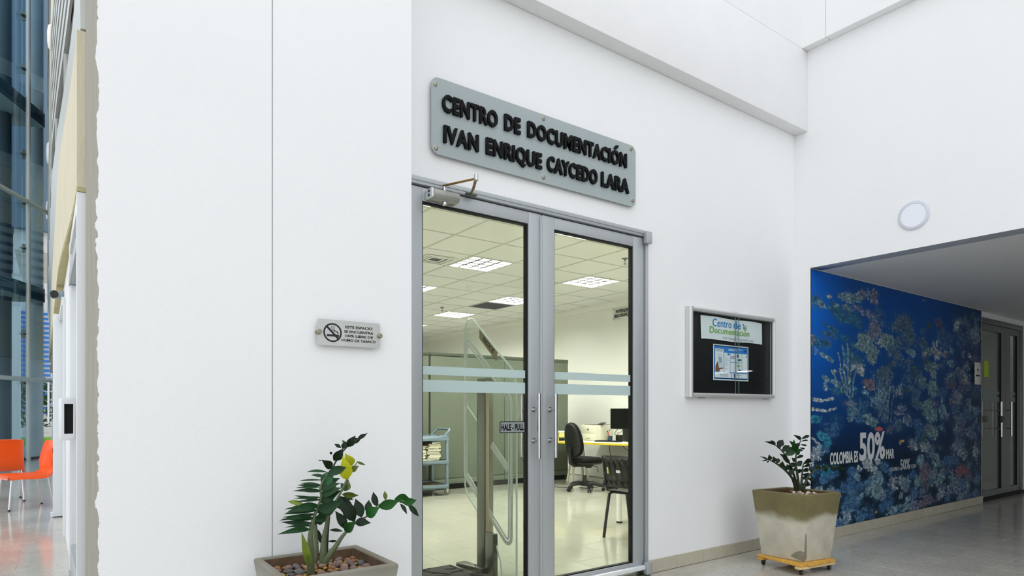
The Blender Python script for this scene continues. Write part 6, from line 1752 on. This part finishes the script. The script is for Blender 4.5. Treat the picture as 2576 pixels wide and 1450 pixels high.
MB().box(-.055, -.001, 8.08, 8.16, 2.41, 2.49, W).build('mount', M('camera_mount', (170, 186, 200), .5), cc, bevel=.004)
# upper storey: silver band, dark glazing strip, louvres, white band with round lamps
def flare2(s):
    k = min(1, max(0, (s - 4.525) / 5.0))
    return -.10 * k * k * (3 - 2 * k)


def band(z0, z1, o0, o1, f0=flare2, f1=flare2, d1=.25):
    """a long facade strip whose lower and upper edges follow their own curve"""
    vs, fs = [], []
    for s in SS:
        vs += [W(f0(s) + o0, s, z0), W(f1(s) + o1, s, z1), W(d1, s, z1), W(d1, s, z0)]
    n = len(SS)
    for i in range(n - 1):
        for q in range(4):
            l = (q + 1) % 4
            fs.append((i * 4 + q, i * 4 + l, i * 4 + 4 + l, i * 4 + 4 + q))
    fs += [(3, 2, 1, 0), (n * 4 - 4, n * 4 - 3, n * 4 - 2, n * 4 - 1)]
    return MB().add(vs, fs)


struct(band(3.515, 3.95, .006, .0, flare).build('trim_7', SLATW))
up = sempty('window_2', W(-.03, 10, 3.7), 'dark glazing strip with louvres above the silver band of the wing')
band(3.952, 4.25, .022, .022).build('dark_glazing', DARKG, up)
for s in (5.15, 6.5, 8.0, 9.7, 11.6, 13.8, 16.4, 19.4):
    wbox(flare2(s) - .001, flare2(s) + .0215, s, s + .05, 3.952, 4.25).build('bracket', SLATW, up)
band(4.251, 5.85, .026, .026).build('dark_backing', DARKG, up)
for k in range(7):
    z = 4.28 + .225 * k
    band(z, z + .125, .0, .0, d1=-.0).build('louvre_blade', SLATW, up)
band(5.86, 7.25, .012, .012).build('upper_fascia', BEIGE, up)
band(7.26, 7.6, .0, .0).build('upper_band', SLATW, up)
band(7.61, 9.5, .02, .02).build('upper_glazing', DARKG, up)
band(9.51, 9.9, .0, .0).build('upper_band', SLATW, up)
band(9.91, 13, .01, .01).build('upper_glazing', TEAL, up)
for k, (s, z, r) in enumerate(((11.1, 6.55, .17), (16.0, 6.5, .22), (20.6, 6.5, .24))):
    q = thing('round_facade_lamp', ('round white lamp high on the pale upper fascia of the wing, the nearest of three', 'round white lamp on the pale upper fascia of the wing, the middle of three', 'round white lamp on the pale upper fascia of the wing, closest to the curtain glass')[k], 'lamp', W(flare2(s), s, z), group='round white lamps on the wing')
    c = W(flare2(s) + .0105, s, z)
    MB().lathe(c, [(r, .0), (r, -.012), (r * .85, -.035), (r * .4, -.045)], 24, 'X').build('globe', WHT, q)

# ------------------------------------------------------------------ curtain wall at the end of the hall
P0 = Vector((-.29, 20.4, 0))
CE = Vector((-.43, -.903, 0)).normalized()
CN = Vector((-.903, .43, 0)).normalized()


def CW(a, b, z):
    return P0 + CE * a + CN * b + Vector((0, 0, z))


def cbox(a0, a1, b0, b1, z0, z1, m=None):
    return (m or MB()).box(a0, a1, b0, b1, z0, z1, CW)


w1 = sempty('window_1', tuple(P0), 'tall blue glass curtain wall at the end of the hall')
for a0, a1 in ((.0, .955), (.985, 2.6), (2.63, 4.3), (4.33, 6.0)):
    for z0, z1 in ((.05, 4.28), (4.30, 8.68), (8.70, 14.)):
        cbox(a0, a1, -.006, .006, z0, z1).build('glass_pane', CURTGLASS, w1)
for a in (.97, 2.615, 4.315):
    MB().cyl(CW(a, -.14, 0), CW(a, -.14, 14), .05, 12).build('mast', SLATW, w1)
    for z in (1.9, 3.1, 5.2, 6.3, 7.5, 9.6, 10.9):
        cbox(a - .11, a + .11, -.09, -.01, z - .015, z + .015, cbox(a - .015, a + .015, -.09, -.01, z - .11, z + .11)).build('spider_fitting', STEELD, w1)
cbox(-.1, 6, -.03, .03, .001, .05).build('sill_channel', BLACKP, w1)
cbox(-.1, 6, .02, 4, 4.05, 4.40).build('floor_edge', M('teal_grey_edge', (160, 172, 170), .6), w1)
cbox(-.1, 6, .02, 5, 8.62, 8.98).build('floor_edge', M('teal_grey_edge', (160, 172, 170), .6), w1)
for z in (1.98, 6.3):
    MB().cyl(CW(-.1, -.22, z), CW(6, -.22, z), .055, 10).build('cross_pipe', SLATW, w1)
# outside the glass
og = struct(MB().box(-14, 14, 20.5, 70, -.05, -.003).build('terrain_1', M('pale_paving', (206, 204, 196), .8, var=.08, scale=1.5)))


def outside(name, label, cat, parts, loc, group=None):
    r = thing(name, label, cat, loc, group=group)
    for nm, mt_, bxs in parts:
        m = MB()
        for b in bxs:
            m.box(*b)
        m.build(nm, mt_, r, bevel=0)
    return r


oc1 = thing('round_column', 'grey round column behind the curtain glass beside the wing wall', 'column', CW(-.80, .6, 0), group='columns behind the curtain glass')
MB().cyl(CW(-.80, .6, 0), CW(-.80, .6, 14), .17, 20).build('shaft', OUTC, oc1)
oc2 = thing('round_column', 'dark round column behind the curtain glass at the edge of the view', 'column', CW(.62, .6, 0), group='columns behind the curtain glass')
MB().cyl(CW(.62, .6, 0), CW(.62, .6, 14), .17, 20).build('shaft', M('dark_column', (98, 104, 106), .6), oc2)
# concrete upper block hanging over the forecourt, clad in blue grey sheets
outside('clad_tower', 'blue grey clad tower block standing behind the curtain glass', 'building', [
    ('cladding', TEAL, [(-1.25, 3, 27, 34, 7.4, 26)]), ('underside_beam', OUTC, [(-1.2, 3, 27.2, 33.8, 6.7, 7.4)]),
    ('cladding', TEAL, [(-5, -1.52, 27, 34, 6.8, 26)])], (0, 28, 4))
bl = thing('block_building', 'white block-walled building with blue sunscreen slats across the forecourt', 'building', (-1, 42, 0))
MB().box(-9, 4, 42, 50, 0, 30).build('wall', BRICKW, bl)
for k in range(22):
    MB().box(-2.15, -.3, 41.6, 41.66, 1.0 + k * .25, 1.14 + k * .25).build('sunscreen_slat', SLATB, bl)
for k in range(10):
    MB().box(-2.5, 1.0, 41.95, 41.99, 7.4 + k * .9, 7.43 + k * .9).build('block_joint', OUTC, bl)
for x in (-2.35, -1.0):
    MB().box(x - .06, x + .06, 41.45, 41.58, 0, 7).build('sunscreen_post', WHT, bl)
sq = thing('square_pillar', 'white square pillar in the bright forecourt behind the glass', 'pillar', (-1.12, 26, 0))
MB().box(-1.28, -.98, 26, 26.3, 0, 4.6).build('shaft', BRICKW, sq)
for k in range(6):
    MB().tube([(-1.25 + .04 * k, 25.9, 4.7 + .0 * k), (-1.22 + .04 * k, 25.8, 5.6), (-1.05 + .02 * k, 25.7, 5.65)], .02, 6).build('climbing_iron', OUTC, sq) if k < 2 else None
hd = thing('hedge', 'green leafy hedge in the forecourt behind the curtain glass', 'hedge', (-.9, 30, 0))
rh = random.Random(2)
m = MB()
for k in range(1500):
    x, y, z = rh.uniform(-2.6, .4), rh.uniform(30, 31.5), .55 + 1.9 * rh.random() ** .8
    a, b = rh.uniform(0, 6.28), rh.uniform(-1, 1)
    u = Vector((math.cos(a), math.sin(a) * .5, b)).normalized() * rh.uniform(.06, .13)
    v = Vector((-math.sin(a), math.cos(a), rh.uniform(-1, 1))).normalized() * rh.uniform(.04, .08)
    c = Vector((x, y, z))
    m.add([c - u, c + v, c + u, c - v], [(0, 1, 2, 3)])
o = m.build('foliage', HEDGE, hd)
o['kind'] = 'stuff'
for x in (-2.2, -1.5, -.8, -.1):
    MB().tube([(x, 30.6, 0), (x + .05, 30.7, .8), (x - .05, 30.8, 1.8)], .04, 6).build('trunk', STEMD, hd)
gv = thing('lawn_strip', 'strip of bright grass under the hedge behind the glass', 'lawn', (-.9, 28.6, 0))
MB().box(-3, 1, 27.8, 29.6, 0, .22).build('turf', M('lawn_green', (120, 170, 66), .8, var=.3, scale=4), gv)

# ------------------------------------------------------------------ orange chairs
def orange_chair(label, loc, rz):
    r = thing('plastic_chair', label, 'chair', loc, rz, 'orange plastic chairs', False)
    prof = [(.245, .385, .225), (.250, .415, .225), (.225, .440, .224), (.12, .444, .222), (-.05, .436, .218), (-.15, .440, .215), (-.195, .462, .212), (-.215, .51, .208), (-.232, .58, .203), (-.252, .68, .198), (-.278, .78, .196), (-.300, .845, .200), (-.306, .852, .196)]
    n, w = len(prof), 12
    vs, fs = [], []
    for i, (x, z, h) in enumerate(prof):
        for j in range(w + 1):
            v = -1 + 2 * j / w
            seat = i <= 6
            edge = max(0, abs(v) - .82) / .18
            dz = -.05 * edge ** 1.6 if 1 < i <= 7 else 0
            dip = -.012 * (1 - v * v) if 2 < i < 6 else 0
            dx = -.022 * (1 - v * v) if i > 6 else 0
            fx = .03 * edge ** 2 if i > 7 else 0
            vs.append((x + dx + fx, v * h, z + dz + dip - (.012 * abs(v) ** 3 if i > 10 else 0)))
    k0 = len(vs)
    for i in range(n):
        a, b = prof[max(i - 1, 0)], prof[min(i + 1, n - 1)]
        t_ = Vector((b[0] - a[0], 0, b[1] - a[1])).normalized()
        nn = Vector((t_.z, 0, -t_.x)) * -.012
        for j in range(w + 1):
            p = Vector(vs[i * (w + 1) + j])
            vs.append(tuple(p + (nn if nn.z < .001 else -nn)))
    W1 = w + 1
    for i in range(n - 1):
        for j in range(w):
            k = i * W1 + j
            fs += [(k, k + 1, k + 1 + W1, k + W1), (k0 + k, k0 + k + W1, k0 + k + W1 + 1, k0 + k + 1)]
    rim = [(j, j + 1) for j in range(w)] + [((n - 1) * W1 + j, (n - 1) * W1 + j + 1) for j in range(w)] + [(i * W1, i * W1 + W1) for i in range(n - 1)] + [(i * W1 + w, i * W1 + w + W1) for i in range(n - 1)]
    fs += [(a, b, b + k0, a + k0) for a, b in rim]
    MB().add(vs, fs).build('shell', ORANGE, r, ang=50)
    for sx, sy in ((1, 1), (1, -1), (-1, 1), (-1, -1)):
        l = MB().cyl((.20 if sx > 0 else -.17, sy * .185, .425), (.235 if sx > 0 else -.235, sy * .205, .012), .0125, 10).build('leg', STEEL, r)
        MB().cyl((.235 if sx > 0 else -.235, sy * .205, .001), (.235 if sx > 0 else -.235, sy * .205, .02), .015, 10).build('foot_cap', BLACKP, l)
    return r


orange_chair('bright orange plastic chair with aluminium legs, its back against the wing wall', (-.325, 10.12, 0), math.radians(199))
orange_chair('orange plastic chair with its back turned, behind the orange chair at the wing wall', (-.60, 11.05, 0), math.radians(97))
